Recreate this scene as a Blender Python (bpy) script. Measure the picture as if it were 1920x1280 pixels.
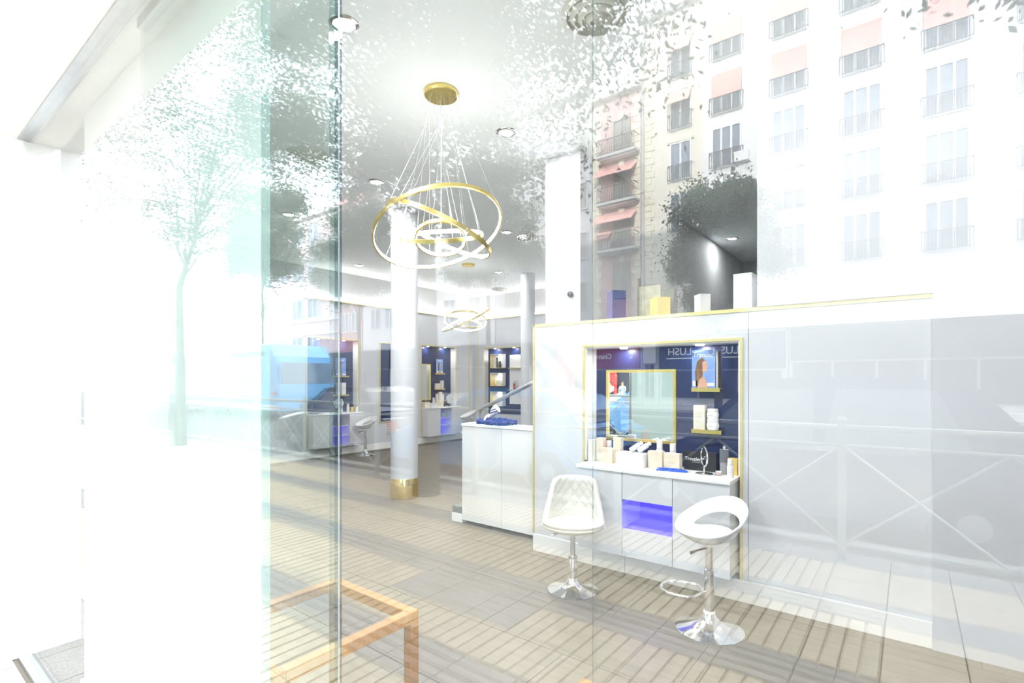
import bpy, math, random
import numpy as np
from mathutils import Vector, Matrix

for o in list(bpy.data.objects):
    bpy.data.objects.remove(o, do_unlink=True)
S = bpy.context.scene
C = S.collection
PI = math.pi
random.seed(7)

# ------------------------------------------------------------ camera, sky, sun, exposure
cam_d = bpy.data.cameras.new('camera')
cam = bpy.data.objects.new('camera', cam_d)
C.objects.link(cam)
cam.location = (0, 0, 1.5)
cam.rotation_euler = (PI / 2, 0, math.radians(37.65))
cam_d.sensor_width = 36
cam_d.lens = 967 / 1920 * 36
cam_d.shift_y = 71 / 1920
cam_d.clip_start = 0.02
cam_d.clip_end = 400
S.camera = cam

world = bpy.data.worlds.new('sky')
S.world = world
world.use_nodes = True
bg = world.node_tree.nodes['Background']
bg.inputs[0].default_value = (0.86, 0.93, 1.0, 1)
bg.inputs[1].default_value = 9.5

sun_d = bpy.data.lights.new('sun', 'SUN')
sun = bpy.data.objects.new('sun', sun_d)
C.objects.link(sun)
sun_d.energy = 11
sun_d.angle = math.radians(0.6)
sun_d.color = (1, 0.95, 0.86)
sun.rotation_euler = Vector((-0.28, -1, -0.36)).to_track_quat('-Z', 'Y').to_euler()
sun.location = (0, 10, 40)

S.view_settings.view_transform = 'Standard'
S.view_settings.look = 'None'
S.view_settings.gamma = 1
S.view_settings.use_curve_mapping = False
S.view_settings.exposure = 0.1
S.cycles.use_denoising = True
S.cycles.transparent_max_bounces = 24
S.cycles.use_adaptive_sampling = True
S.cycles.adaptive_threshold = 0.03
S.cycles.max_bounces = 7
S.cycles.diffuse_bounces = 5
S.cycles.glossy_bounces = 4
S.cycles.sample_clamp_indirect = 12

DOWNLIGHT_W = 57
COVE_W = 8

# ------------------------------------------------------------ materials
MATS = {}
def mat(name, col, rough=0.5, metal=0.0, emit=None, estr=0.0, noise=None, bump=None, coat=0.0, spec=0.5, trans=0.0):
    """principled material with optional procedural colour variation noise=(scale, amount[, stretch]) and bump=(scale, strength)"""
    m = bpy.data.materials.new(name)
    m.use_nodes = True
    nt = m.node_tree
    b = nt.nodes['Principled BSDF']
    b.inputs['Base Color'].default_value = (*col, 1)
    b.inputs['Roughness'].default_value = rough
    b.inputs['Metallic'].default_value = metal
    b.inputs['Coat Weight'].default_value = coat
    b.inputs['Specular IOR Level'].default_value = spec
    if trans:
        b.inputs['Transmission Weight'].default_value = trans
        b.inputs['IOR'].default_value = 1.1
    if emit:
        b.inputs['Emission Color'].default_value = (*emit, 1)
        b.inputs['Emission Strength'].default_value = estr
    if noise or bump:
        tc = nt.nodes.new('ShaderNodeTexCoord')
        mp = nt.nodes.new('ShaderNodeMapping')
        nt.links.new(tc.outputs['Object'], mp.inputs['Vector'])
    if noise:
        if len(noise) > 2:
            mp.inputs['Scale'].default_value = noise[2]
        n = nt.nodes.new('ShaderNodeTexNoise')
        n.inputs['Scale'].default_value = noise[0]
        n.inputs['Detail'].default_value = 6
        nt.links.new(mp.outputs[0], n.inputs['Vector'])
        r = nt.nodes.new('ShaderNodeMapRange')
        r.inputs['From Min'].default_value = 0.25
        r.inputs['From Max'].default_value = 0.75
        r.inputs['To Min'].default_value = 1 - noise[1]
        r.inputs['To Max'].default_value = 1 + noise[1]
        nt.links.new(n.outputs['Fac'], r.inputs['Value'])
        mx = nt.nodes.new('ShaderNodeVectorMath')
        mx.operation = 'SCALE'
        mx.inputs[0].default_value = col
        nt.links.new(r.outputs[0], mx.inputs['Scale'])
        nt.links.new(mx.outputs[0], b.inputs['Base Color'])
    if bump:
        n2 = nt.nodes.new('ShaderNodeTexNoise')
        n2.inputs['Scale'].default_value = bump[0]
        n2.inputs['Detail'].default_value = 4
        nt.links.new(mp.outputs[0], n2.inputs['Vector'])
        bp = nt.nodes.new('ShaderNodeBump')
        bp.inputs['Strength'].default_value = bump[1]
        bp.inputs['Distance'].default_value = 0.01
        nt.links.new(n2.outputs['Fac'], bp.inputs['Height'])
        nt.links.new(bp.outputs[0], b.inputs['Normal'])
    MATS[name] = m
    return m

def glass_mat(name, tint):
    """thin clear glass: light passes straight through, each surface reflects by Schlick's law"""
    m = bpy.data.materials.new(name)
    m.use_nodes = True
    nt = m.node_tree
    nt.nodes.clear()
    out = nt.nodes.new('ShaderNodeOutputMaterial')
    lw = nt.nodes.new('ShaderNodeLayerWeight')
    lw.inputs['Blend'].default_value = 0.5
    p = nt.nodes.new('ShaderNodeMath'); p.operation = 'POWER'; p.inputs[1].default_value = 5
    nt.links.new(lw.outputs['Facing'], p.inputs[0])
    a = nt.nodes.new('ShaderNodeMath'); a.operation = 'MULTIPLY_ADD'
    a.inputs[1].default_value = 0.925; a.inputs[2].default_value = 0.075
    nt.links.new(p.outputs[0], a.inputs[0])
    tr = nt.nodes.new('ShaderNodeBsdfTransparent'); tr.inputs[0].default_value = (*tint, 1)
    gl = nt.nodes.new('ShaderNodeBsdfGlossy'); gl.inputs['Roughness'].default_value = 0.0
    mix = nt.nodes.new('ShaderNodeMixShader')
    nt.links.new(a.outputs[0], mix.inputs[0])
    nt.links.new(tr.outputs[0], mix.inputs[1])
    nt.links.new(gl.outputs[0], mix.inputs[2])
    nt.links.new(mix.outputs[0], out.inputs[0])
    MATS[name] = m
    return m

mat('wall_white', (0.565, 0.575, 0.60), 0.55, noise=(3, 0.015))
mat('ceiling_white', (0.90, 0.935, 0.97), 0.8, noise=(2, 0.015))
mat('lacquer', (0.635, 0.645, 0.67), 0.18, coat=0.3, noise=(2, 0.01))
mat('lacquer_warm', (0.74, 0.735, 0.715), 0.18, coat=0.3, noise=(2, 0.01))
mat('counter_white', (0.80, 0.80, 0.79), 0.25, noise=(2, 0.01))
mat('plinth_white', (0.82, 0.81, 0.79), 0.4, noise=(2, 0.015))
mat('grey_wall', (0.60, 0.61, 0.61), 0.7, noise=(4, 0.06))
mat('panel_pale', (0.40, 0.50, 0.48), 0.45, noise=(1, 0.02))
mat('navy', (0.012, 0.022, 0.085), 0.35, noise=(8, 0.12))
mat('gold', (0.83, 0.66, 0.24), 0.32, 1.0, noise=(30, 0.05))
mat('gold_pale', (0.80, 0.70, 0.36), 0.38, 0.75, noise=(30, 0.05))
mat('brass', (0.86, 0.68, 0.30), 0.12, 1.0, noise=(10, 0.04))
mat('chrome', (0.80, 0.81, 0.83), 0.07, 1.0, noise=(10, 0.02))
mat('steel', (0.55, 0.56, 0.57), 0.3, 1.0, noise=(20, 0.05))
mat('mirror', (0.90, 0.94, 0.93), 0.0, 1.0, noise=(2, 0.005))
mat('leather', (0.60, 0.585, 0.535), 0.45, noise=(20, 0.02), bump=(180, 0.15))
mat('abs_white', (0.68, 0.68, 0.69), 0.15, coat=0.5, noise=(4, 0.01))
mat('cream_card', (0.66, 0.58, 0.46), 0.5, noise=(12, 0.03))
mat('cream_card_light', (0.66, 0.62, 0.53), 0.5, noise=(12, 0.03))
mat('white_card', (0.72, 0.72, 0.73), 0.45, noise=(12, 0.015))
mat('grey_print', (0.45, 0.46, 0.48), 0.5, noise=(30, 0.1))
mat('marble', (0.68, 0.68, 0.69), 0.25, noise=(9, 0.16))
mat('blue_plastic', (0.02, 0.10, 0.62), 0.3, noise=(10, 0.05))
mat('blue_box', (0.008, 0.03, 0.15), 0.3, noise=(14, 0.4))
mat('blue_yarn', (0.02, 0.045, 0.22), 0.9, noise=(60, 0.4))
mat('black_print', (0.018, 0.018, 0.02), 0.35, noise=(10, 0.1))
mat('black', (0.02, 0.02, 0.022), 0.45, noise=(10, 0.1))
mat('dark_olive', (0.07, 0.075, 0.045), 0.5, noise=(14, 0.5))
mat('olive_grey', (0.24, 0.235, 0.17), 0.6, noise=(16, 0.35))
mat('gold_foil', (0.78, 0.56, 0.14), 0.35, 0.35, noise=(40, 0.08))
mat('ceramic', (0.86, 0.85, 0.84), 0.2, noise=(6, 0.02))
mat('wood', (0.30, 0.125, 0.028), 0.5, noise=(6, 0.18, (2, 2, 18)))
mat('wood_pale', (0.36, 0.165, 0.042), 0.5, noise=(6, 0.15, (2, 18, 2)))
mat('floor_tile', (0.155, 0.133, 0.105), 0.45, noise=(5, 0.16, (0.5, 6, 1)), bump=(60, 0.05))
mat('grout', (0.145, 0.124, 0.098), 0.8, noise=(20, 0.1))
mat('vent_grey', (0.62, 0.62, 0.58), 0.5, noise=(10, 0.03))
mat('vent_dark', (0.10, 0.10, 0.10), 0.6, noise=(10, 0.1))
mat('grille_grey', (0.42, 0.43, 0.44), 0.5, noise=(10, 0.05))
mat('seal_dark', (0.10, 0.13, 0.15), 0.3, noise=(30, 0.3))
mat('seal_white', (0.80, 0.86, 0.85), 0.25, noise=(10, 0.03))
mat('silicone', (0.30, 0.33, 0.33), 0.2, noise=(10, 0.05))
mat('lamp_lens', (1, 1, 1), 0.4, emit=(1, 0.99, 0.97), estr=14)
mat('led', (1, 1, 1), 0.4, emit=(1, 0.985, 0.96), estr=30)
mat('led_violet', (0.4, 0.3, 1), 0.4, emit=(0.16, 0.08, 1.0), estr=6)
mat('wire', (0.75, 0.76, 0.78), 0.3, 0.8, noise=(10, 0.03))
mat('cubby_white', (0.74, 0.74, 0.76), 0.4, noise=(3, 0.02))
mat('violet_glow', (0.16, 0.14, 0.42), 0.25, emit=(0.10, 0.075, 0.80), estr=0.65)  # violet LED light put into the surface as colour and glow
mat('violet_glow_pale', (0.36, 0.34, 0.55), 0.25, emit=(0.16, 0.12, 0.80), estr=0.2)  # paler version: violet light painted in, with a weak glow
mat('hair', (0.20, 0.10, 0.045), 0.6, noise=(40, 0.4, (6, 1, 1)))
mat('skin', (0.62, 0.36, 0.25), 0.5, noise=(10, 0.08))
mat('sky_print', (0.22, 0.36, 0.72), 0.3, noise=(6, 0.3))
mat('white_print', (0.86, 0.87, 0.9), 0.4, noise=(10, 0.02))
mat('dark_hair', (0.03, 0.02, 0.015), 0.6, noise=(20, 0.2))
mat('clear_plastic', (0.85, 0.87, 0.9), 0.1, noise=(6, 0.02), trans=0.9)
mat('pink_pot', (0.55, 0.42, 0.40), 0.4, noise=(10, 0.05))
# street
mat('slab_light', (0.62, 0.53, 0.395), 0.85, noise=(14, 0.14), bump=(120, 0.3))
mat('slab_dark', (0.35, 0.34, 0.325), 0.85, noise=(60, 0.3), bump=(150, 0.4))
mat('slab_joint', (0.08, 0.075, 0.065), 0.9, noise=(10, 0.2))
mat('asphalt', (0.07, 0.07, 0.072), 0.9, noise=(30, 0.2))
mat('kerb_stone', (0.42, 0.41, 0.38), 0.85, noise=(10, 0.12))
mat('rail_grey', (0.30, 0.33, 0.33), 0.4, 0.4, noise=(10, 0.08))
mat('bark', (0.10, 0.085, 0.065), 0.9, noise=(14, 0.35))
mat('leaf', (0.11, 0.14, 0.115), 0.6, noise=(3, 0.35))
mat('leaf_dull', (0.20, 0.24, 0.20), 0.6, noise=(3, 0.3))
mat('facade_cream', (0.78, 0.74, 0.66), 0.85, noise=(2, 0.05))
mat('facade_white', (0.80, 0.79, 0.80), 0.85, noise=(2, 0.04))
mat('facade_pink', (0.62, 0.42, 0.42), 0.85, noise=(2, 0.06))
mat('facade_rose', (0.72, 0.58, 0.60), 0.85, noise=(2, 0.06))
mat('facade_red', (0.66, 0.36, 0.35), 0.85, noise=(2, 0.08))
mat('facade_grey', (0.52, 0.52, 0.53), 0.85, noise=(2, 0.05))
mat('quoin', (0.78, 0.73, 0.60), 0.85, noise=(4, 0.06))
mat('iron', (0.08, 0.08, 0.085), 0.5, 0.3, noise=(10, 0.1))
mat('pane_sky_tint', (0.22, 0.26, 0.33), 0.08, noise=(1, 0.3), coat=0.5)  # bluish tone stands in for sky reflected in the panes
mat('shutter', (0.30, 0.29, 0.28), 0.7, noise=(4, 0.1))
mat('awning_red', (0.80, 0.46, 0.42), 0.8, noise=(6, 0.08))
mat('sign_navy', (0.012, 0.03, 0.075), 0.5, noise=(4, 0.1))
mat('sign_burgundy', (0.22, 0.015, 0.06), 0.5, noise=(4, 0.1))
mat('sign_red', (0.72, 0.04, 0.03), 0.5, noise=(4, 0.1))
mat('shop_dark', (0.03, 0.035, 0.05), 0.3, noise=(2, 0.3))
mat('letter_white', (0.85, 0.86, 0.88), 0.5, noise=(10, 0.02))
mat('bus_blue', (0.20, 0.47, 0.76), 0.25, coat=0.6, noise=(2, 0.03))
mat('bus_dark', (0.03, 0.05, 0.10), 0.15, noise=(2, 0.2))
mat('bus_glass', (0.22, 0.30, 0.38), 0.08, coat=0.6, noise=(1, 0.3))
mat('tyre', (0.02, 0.02, 0.02), 0.8, noise=(20, 0.2))
mat('rim', (0.45, 0.46, 0.48), 0.3, 0.8, noise=(10, 0.05))
mat('car_navy', (0.02, 0.035, 0.09), 0.15, coat=1.0, noise=(2, 0.05))
mat('car_black', (0.015, 0.016, 0.02), 0.15, coat=1.0, noise=(2, 0.05))
mat('car_white', (0.70, 0.72, 0.74), 0.2, coat=1.0, noise=(2, 0.02))
mat('car_sky', (0.10, 0.34, 0.70), 0.2, coat=1.0, noise=(2, 0.02))
mat('lamp_red', (0.6, 0.03, 0.02), 0.3, noise=(10, 0.05))
mat('cloth_white', (0.75, 0.76, 0.78), 0.8, noise=(20, 0.05))
mat('cloth_blue', (0.35, 0.52, 0.62), 0.8, noise=(20, 0.08))
mat('cloth_dark', (0.03, 0.035, 0.05), 0.8, noise=(20, 0.1))
mat('stone_front', (0.80, 0.80, 0.79), 0.8, noise=(3, 0.04))
glass_mat('glass_clear', (0.985, 0.995, 0.992))
glass_mat('glass_green', (0.93, 0.975, 0.965))
glass_mat('glass_edge', (0.80, 0.88, 0.87))
glass_mat('glass_edge_dark', (0.60, 0.68, 0.72))

for nm in ('leaf', 'leaf_dull'):
    nt = MATS[nm].node_tree
    tl = nt.nodes.new('ShaderNodeBsdfTranslucent'); tl.inputs[0].default_value = (0.17, 0.22, 0.15, 1)
    mx = nt.nodes.new('ShaderNodeMixShader'); mx.inputs[0].default_value = 0.4
    nt.links.new(nt.nodes['Principled BSDF'].outputs[0], mx.inputs[1]); nt.links.new(tl.outputs[0], mx.inputs[2])
    nt.links.new(mx.outputs[0], nt.nodes['Material Output'].inputs[0])

# ------------------------------------------------------------ helpers
class MB:
    """collects geometry that becomes ONE mesh object"""
    def __init__(s):
        s.v = []; s.f = []; s.sm = []
    def add(s, vs, fs, smooth=False):
        o = len(s.v)
        s.v += [tuple(v) for v in vs]
        s.f += [tuple(i + o for i in f) for f in fs]
        s.sm += [smooth] * len(fs)
        return s
    def box(s, x0, y0, z0, x1, y1, z1):
        x0, x1 = sorted((x0, x1)); y0, y1 = sorted((y0, y1)); z0, z1 = sorted((z0, z1))
        return s.add([(x0, y0, z0), (x1, y0, z0), (x1, y1, z0), (x0, y1, z0), (x0, y0, z1), (x1, y0, z1), (x1, y1, z1), (x0, y1, z1)],
                     [(0, 3, 2, 1), (4, 5, 6, 7), (0, 1, 5, 4), (1, 2, 6, 5), (2, 3, 7, 6), (3, 0, 4, 7)])
    def prism(s, poly, axis, a, b):
        """poly of 2D points extruded along axis 0/1/2 from a to b"""
        def mk(p, t):
            return {0: (t, p[0], p[1]), 1: (p[0], t, p[1]), 2: (p[0], p[1], t)}[axis]
        n = len(poly)
        return s.add([mk(p, a) for p in poly] + [mk(p, b) for p in poly],
                     [tuple(range(n))[::-1], tuple(range(n, 2 * n))] + [(i, (i + 1) % n, n + (i + 1) % n, n + i) for i in range(n)])
    def tube(s, pts, r, n=8, closed=False, caps=True):
        pts = [Vector(p) for p in pts]
        rs = r if isinstance(r, (list, tuple)) else [r] * len(pts)
        vs = []; N = len(pts); ref = None
        for i, p in enumerate(pts):
            if closed: t = pts[(i + 1) % N] - pts[i - 1]
            else: t = pts[min(i + 1, N - 1)] - pts[max(i - 1, 0)]
            t.normalize()
            if ref is None:
                ref = Vector((0, 0, 1)) if abs(t.z) < 0.9 else Vector((1, 0, 0))
            a = (ref - t * ref.dot(t)).normalized(); ref = a
            b = t.cross(a)
            for k in range(n):
                g = 2 * PI * k / n
                vs.append(p + (a * math.cos(g) + b * math.sin(g)) * rs[i])
        fs = []
        for i in range(N if closed else N - 1):
            j = (i + 1) % N
            for k in range(n):
                fs.append((i * n + k, i * n + (k + 1) % n, j * n + (k + 1) % n, j * n + k))
        s.add(vs, fs, True)
        if caps and not closed:
            o = len(s.v) - len(vs)
            s.f += [tuple(o + k for k in range(n))[::-1], tuple(o + (N - 1) * n + k for k in range(n))]
            s.sm += [False, False]
        return s
    def lathe(s, prof, n=32, c=(0, 0, 0), smooth=True):
        vs = []; fs = []
        for r, z in prof:
            for k in range(n):
                g = 2 * PI * k / n
                vs.append((c[0] + r * math.cos(g), c[1] + r * math.sin(g), c[2] + z))
        for i in range(len(prof) - 1):
            for k in range(n):
                fs.append((i * n + k, i * n + (k + 1) % n, (i + 1) * n + (k + 1) % n, (i + 1) * n + k))
        s.add(vs, fs, smooth)
        o = len(s.v) - len(vs)
        if prof[0][0] > 1e-6:
            s.f.append(tuple(o + k for k in range(n))[::-1]); s.sm.append(False)
        if prof[-1][0] > 1e-6:
            s.f.append(tuple(o + (len(prof) - 1) * n + k for k in range(n))); s.sm.append(False)
        return s
    def grid(s, fn, nu, nv, closed_u=False, smooth=True):
        vs = [fn(i / (nu if closed_u else nu - 1), j / (nv - 1)) for j in range(nv) for i in range(nu)]
        fs = []
        for j in range(nv - 1):
            for i in range(nu if closed_u else nu - 1):
                k = (i + 1) % nu
                fs.append((j * nu + i, j * nu + k, (j + 1) * nu + k, (j + 1) * nu + i))
        return s.add(vs, fs, smooth)
    def mesh(s, name, m):
        me = bpy.data.meshes.new(name)
        me.from_pydata(s.v, [], s.f)
        me.polygons.foreach_set('use_smooth', s.sm)
        if any(s.sm): me.set_sharp_from_angle(angle=math.radians(42))
        me.materials.append(MATS[m])
        me.update()
        return me
    def build(s, name, m, parent=None, bevel=0, label=None):
        o = bpy.data.objects.new(name, s.mesh(name, m))
        C.objects.link(o)
        if parent: o.parent = parent
        if bevel:
            bv = o.modifiers.new('bevel', 'BEVEL'); bv.width = bevel; bv.segments = 2; bv.limit_method = 'ANGLE'
        if label: o['label'] = label
        return o

def tag(o, label, cat, group=None):
    o['label'] = label; o['category'] = cat
    if group: o['group'] = group
    return o
def thing(name, label, cat, loc=(0, 0, 0), rotz=0, group=None):
    o = bpy.data.objects.new(name, None); C.objects.link(o)
    o.empty_display_size = 0.1
    o.location = loc; o.rotation_euler = (0, 0, rotz)
    return tag(o, label, cat, group)
def struct(o, label=None):
    o['kind'] = 'structure'
    if label: o['label'] = label
    return o
def box(*a): return MB().box(*a)
def link_mesh(name, me, parent=None, loc=(0, 0, 0), rot=(0, 0, 0), sc=(1, 1, 1)):
    o = bpy.data.objects.new(name, me); C.objects.link(o)
    o.parent = parent; o.location = loc; o.rotation_euler = rot; o.scale = sc
    return o
def copy_thing(root, loc, rotz, label, group=None):
    r = root.copy(); C.objects.link(r); r.location = loc; r.rotation_euler = (0, 0, rotz); r['label'] = label
    if group: r['group'] = group
    for ch in list(root.children):
        c = ch.copy(); C.objects.link(c); c.parent = r
        for g in ch.children:
            d = g.copy(); C.objects.link(d); d.parent = c
    return r
def area_light(name, parent, loc, size, power, color, direction=(0, 0, -1), size_y=None, spread=None):
    d = bpy.data.lights.new(name, 'AREA')
    d.energy = power; d.color = color; d.size = size
    if size_y: d.shape = 'RECTANGLE'; d.size_y = size_y
    else: d.shape = 'DISK'
    if spread: d.spread = spread
    o = bpy.data.objects.new(name, d); C.objects.link(o)
    o.parent = parent; o.location = loc
    o.rotation_euler = Vector(direction).to_track_quat('-Z', 'Y').to_euler() if direction else (PI, 0, 0)   # None: straight up
    return o
def text_part(name, body, size, m, parent, loc, rot, depth=0.002, align='CENTER', sx=1.0):
    cu = bpy.data.curves.new(name, 'FONT')
    cu.body = body; cu.size = size; cu.extrude = depth; cu.align_x = align; cu.align_y = 'CENTER'
    t = bpy.data.objects.new(name + '_curve', cu); C.objects.link(t)
    dg = bpy.context.evaluated_depsgraph_get()
    me = bpy.data.meshes.new_from_object(t.evaluated_get(dg))
    bpy.data.objects.remove(t, do_unlink=True); bpy.data.curves.remove(cu)
    me.materials.clear(); me.materials.append(MATS[m])
    return link_mesh(name, me, parent, loc, rot, (sx, 1, 1))
def wall_boxes(axis, a0, a1, z0, z1, d0, d1, openings):
    """wall running along axis (0 or 1) with rectangular openings (a0,a1,z0,z1), thickness d0..d1"""
    m = MB()
    cuts = sorted({a0, a1, *[q for o in openings for q in o[:2]]})
    for i in range(len(cuts) - 1):
        p, q = cuts[i], cuts[i + 1]
        mid = (p + q) / 2
        zz = z0
        for o in sorted([o for o in openings if o[0] <= mid <= o[1]], key=lambda o: o[2]):
            if o[2] > zz + 1e-6: m.box(p, d0, zz, q, d1, o[2]) if axis == 0 else m.box(d0, p, zz, d1, q, o[2])
            zz = o[3]
        if zz < z1: m.box(p, d0, zz, q, d1, z1) if axis == 0 else m.box(d0, p, zz, d1, q, z1)
    return m

HC = 3.65          # ceiling height
XL = -9.03         # left wall
YB = 10.1          # back wall
YG = 0.6           # shop window plane
YV = 3.71          # vanity wall

# ============================================================ THE ROOM
fl = struct(MB().box(-9.4, YG - 0.05, -0.12, 3.6, 10.5, -0.004).build('floor', 'grout'), 'grey tiled salon floor')
# large floor tiles (nearest ones singly, the far ones joined)
TW, TL = 0.60, 1.2
tile_me = box(0.0015, 0.0015, -0.01, TL - 0.0015, TW - 0.0015, 0.0).mesh('floor_tile', 'floor_tile')
far = MB()
for j in range(16):
    y = YG + j * TW
    for i in range(-9, 4):
        x = i * TL + (j % 2) * TL / 2 - 0.3
        if x + TL > 3.5 or y + TW > YB + 0.3: continue
        if x < XL - 0.6: continue
        vis = (-2.05 * (y + TW) - 0.6 < x < -0.1 * y + 0.8)
        if vis: link_mesh('floor_tile', tile_me, fl, (x, y, 0))
        else: far.box(x + .0015, y + .0015, -0.01, x + TL - .0015, y + TW - .0015, 0)
fo = far.build('floor_tiles_outside_view', 'floor_tile', fl); fo['kind'] = 'stuff'

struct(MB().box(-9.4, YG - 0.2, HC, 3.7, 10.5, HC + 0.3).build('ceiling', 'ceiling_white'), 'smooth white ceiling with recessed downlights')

# left wall with two dressing niches
N1 = (5.35, 6.50, 0.19, 2.30)
N2 = (8.24, 9.39, 0.17, 2.30)
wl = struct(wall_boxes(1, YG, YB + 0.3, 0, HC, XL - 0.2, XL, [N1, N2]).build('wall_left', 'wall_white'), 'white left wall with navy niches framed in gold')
MB().box(XL - 0.3, YG, 0, XL - 0.2, YB + .3, HC).build('wall_core', 'wall_white', wl)
struct(MB().box(XL, YG, 0, XL + 0.012, YB, 0.13).build('baseboard_left', 'plinth_white'))
N3 = (-8.71, -7.50, 0.62, 2.30)
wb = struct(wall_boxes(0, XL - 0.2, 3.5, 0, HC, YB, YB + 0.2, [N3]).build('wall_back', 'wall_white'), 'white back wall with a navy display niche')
MB().box(XL - 0.2, YB + 0.2, 0, 3.5, YB + 0.3, HC).build('wall_core', 'wall_white', wb)
struct(MB().box(XL, YB - 0.012, 0, -2.6, YB, 0.13).build('baseboard_back', 'plinth_white'))
# gold cornice strips and corner strips
struct(MB().box(XL, 5.3, 3.035, XL + 0.03, YB, 3.06).build('trim_1', 'gold_pale'), 'thin gold cornice strip on left wall')
struct(MB().box(XL, YB - 0.03, 3.035, -2.6, YB, 3.06).build('trim_2', 'gold_pale'), 'thin gold cornice strip on back wall')
struct(MB().box(XL, 9.885, 0.13, XL + 0.012, 9.905, 3.03).build('trim_3', 'gold_pale'), 'vertical gold strip beside room corner')
struct(MB().box(XL + 0.1, YB - 0.012, 0.13, XL + 0.12, YB, 3.03).build('trim_4', 'gold_pale'), 'vertical gold strip on back wall near corner')
# stair wall behind the partition and right wall
struct(MB().box(-2.63, 4.42, 0, -2.43, YB, HC).build('wall_stair', 'grey_wall'), 'grey wall running back behind the dressing partition')
struct(MB().box(3.5, YG, 0, 3.7, YB, HC).build('wall_right', 'wall_white'))

# front of the building: header above the glass and storeys over it (unseen; shaped to shade the street side and cut daylight indoors)
wf = struct(wall_boxes(0, -45, 45, 0, 21.5, YG - 0.25, YG + 0.15, [(-3.8, 0.40, 0.0, 2.80)]).build('wall_front', 'stone_front'), 'pale stone street front above the shop window')
MB().box(-45, YG + 0.15, HC + 0.35, 45, 11, 21.5).build('upper_storeys', 'stone_front', wf)

# ---- square pier and round columns
pier = thing('square_pier', 'white square structural pier rising behind the dressing partition', 'pier', (-2.625, 4.305, 0))
MB().box(-0.195, -0.115, 0, 0.195, 0.115, HC).build('shaft', 'wall_white', pier, 0.004)
col = thing('round_column', 'tall white round column with a brass base band', 'column', (-5.13, 4.39, 0))
MB().lathe([(0.172, 0.25), (0.172, HC)], 48).build('shaft', 'wall_white', col)
MB().lathe([(0.176, 0.0), (0.179, 0.006), (0.179, 0.244), (0.176, 0.25)], 48).build('base_band', 'brass', col, label='polished brass band around the column foot')
MB().lathe([(0.172, 0.01), (0.176, 0.0)], 32).build('foot', 'plinth_white', col)
col2 = thing('round_column', 'slimmer white round column near the back wall niche', 'column', (-6.15, 8.5, 0))
MB().lathe([(0.145, 0.2), (0.145, HC)], 40).build('shaft', 'wall_white', col2)
MB().lathe([(0.150, 0.0), (0.152, 0.006), (0.152, 0.2)], 40).build('base_band', 'brass', col2)

# ---- shop window: panes, joints, sliding door leaf
win = thing('window_1', '', '', (0, 0, 0)); del win['label']; del win['category']
struct(win, 'frameless clear glass shop window reflecting the street')
def pane(x0, x1, y, z0, z1, th, name, m, parent):
    # the two polished faces of a pane; its sawn edges are covered by joints and profiles
    h = th / 2
    MB().add([(x0, y - h, z0), (x1, y - h, z0), (x1, y - h, z1), (x0, y - h, z1), (x0, y + h, z0), (x1, y + h, z0), (x1, y + h, z1), (x0, y + h, z1)],
             [(0, 1, 2, 3), (7, 6, 5, 4)]).build(name, m, parent)
for a, b in ((-3.8, -0.3293), (-0.3287, 0.40)):
    pane(a, b, YG, 0.02, 2.79, 0.010, 'glass_pane', 'glass_clear', win)
MB().box(-0.3293, YG - 0.001, 0.02, -0.3287, YG + 0.001, 2.79).build('joint', 'glass_edge', win)
MB().box(-3.8, YG - 0.03, 0.0, 0.40, YG + 0.03, 0.02).build('sill_rail', 'steel', win)
MB().box(-3.8, YG - 0.03, 2.79, 0.40, YG + 0.03, 2.81).build('head_rail', 'steel', win)
door = thing('door_1', '', '', (0, 0, 0)); del door['label']; del door['category']
struct(door, 'green-tinted sliding glass leaf with polished edge at left')
pane(-2.2, -1.013, 0.66, 0.025, 2.76, 0.010, 'glass_leaf', 'glass_green', door)
MB().box(-1.013, 0.654, 0.025, -0.9935, 0.664, 2.76).build('edge_profile', 'glass_edge', door)
MB().box(-0.9935, 0.654, 0.025, -0.981, 0.664, 2.76).build('edge_seal', 'glass_edge_dark', door)
MB().box(-0.981, 0.6545, 0.025, -0.9795, 0.6575, 2.76).build('edge_lip', 'silicone', door)
MB().box(-2.2, 0.645, 2.76, -0.97, 0.675, 2.80).build('track', 'steel', door)
# pale backing panel of the window display (also seen in the big mirror)
bp = thing('backing_panel', 'pale green-white window display panel standing behind the glass', 'panel', (-2.325, 0.735, 0))
MB().box(-0.875, -0.012, 0.04, 0.875, 0.012, 2.80).build('board', 'panel_pale', bp, 0.002)
MB().box(-0.875, -0.03, 0.0, 0.875, 0.03, 0.04).build('foot_rail', 'plinth_white', bp)
MB().box(-0.872, -0.015, 0.045, 0.872, -0.0125, 2.795).build('front_film', 'plinth_white', bp)

# ============================================================ DRESSING PARTITION (right)
pw = thing('wall_partition', '', '', (0, 0, 0)); del pw['label']; del pw['category']
struct(pw, 'white dressing partition edged in gold with a navy niche')
NX0, NX1, NZ0, NZ1 = -2.104, -0.91, 0.149, 1.764
wall_boxes(0, -2.62, -0.86, 0.15, 1.955, YV, YV + 0.18, [(NX0, NX1, NZ0, NZ1)]).build('front_panel', 'lacquer', pw)
MB().box(-2.62, YV + 0.18, 0.0, -0.86, YV + 0.24, 1.955).build('back_board', 'lacquer', pw)
MB().box(-2.62, YV - 0.006, 1.955, 0.1, YV + 0.24, 1.98).build('top_strip', 'gold_pale', pw)
MB().box(-2.628, YV - 0.006, 0.15, -2.608, YV + 0.24, 1.98).build('end_strip', 'gold_pale', pw)
MB().box(-2.622, YV - 0.012, 0, -1.75, YV + 0.1, 0.148).build('plinth', 'plinth_white', pw, 0.002)
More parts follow.
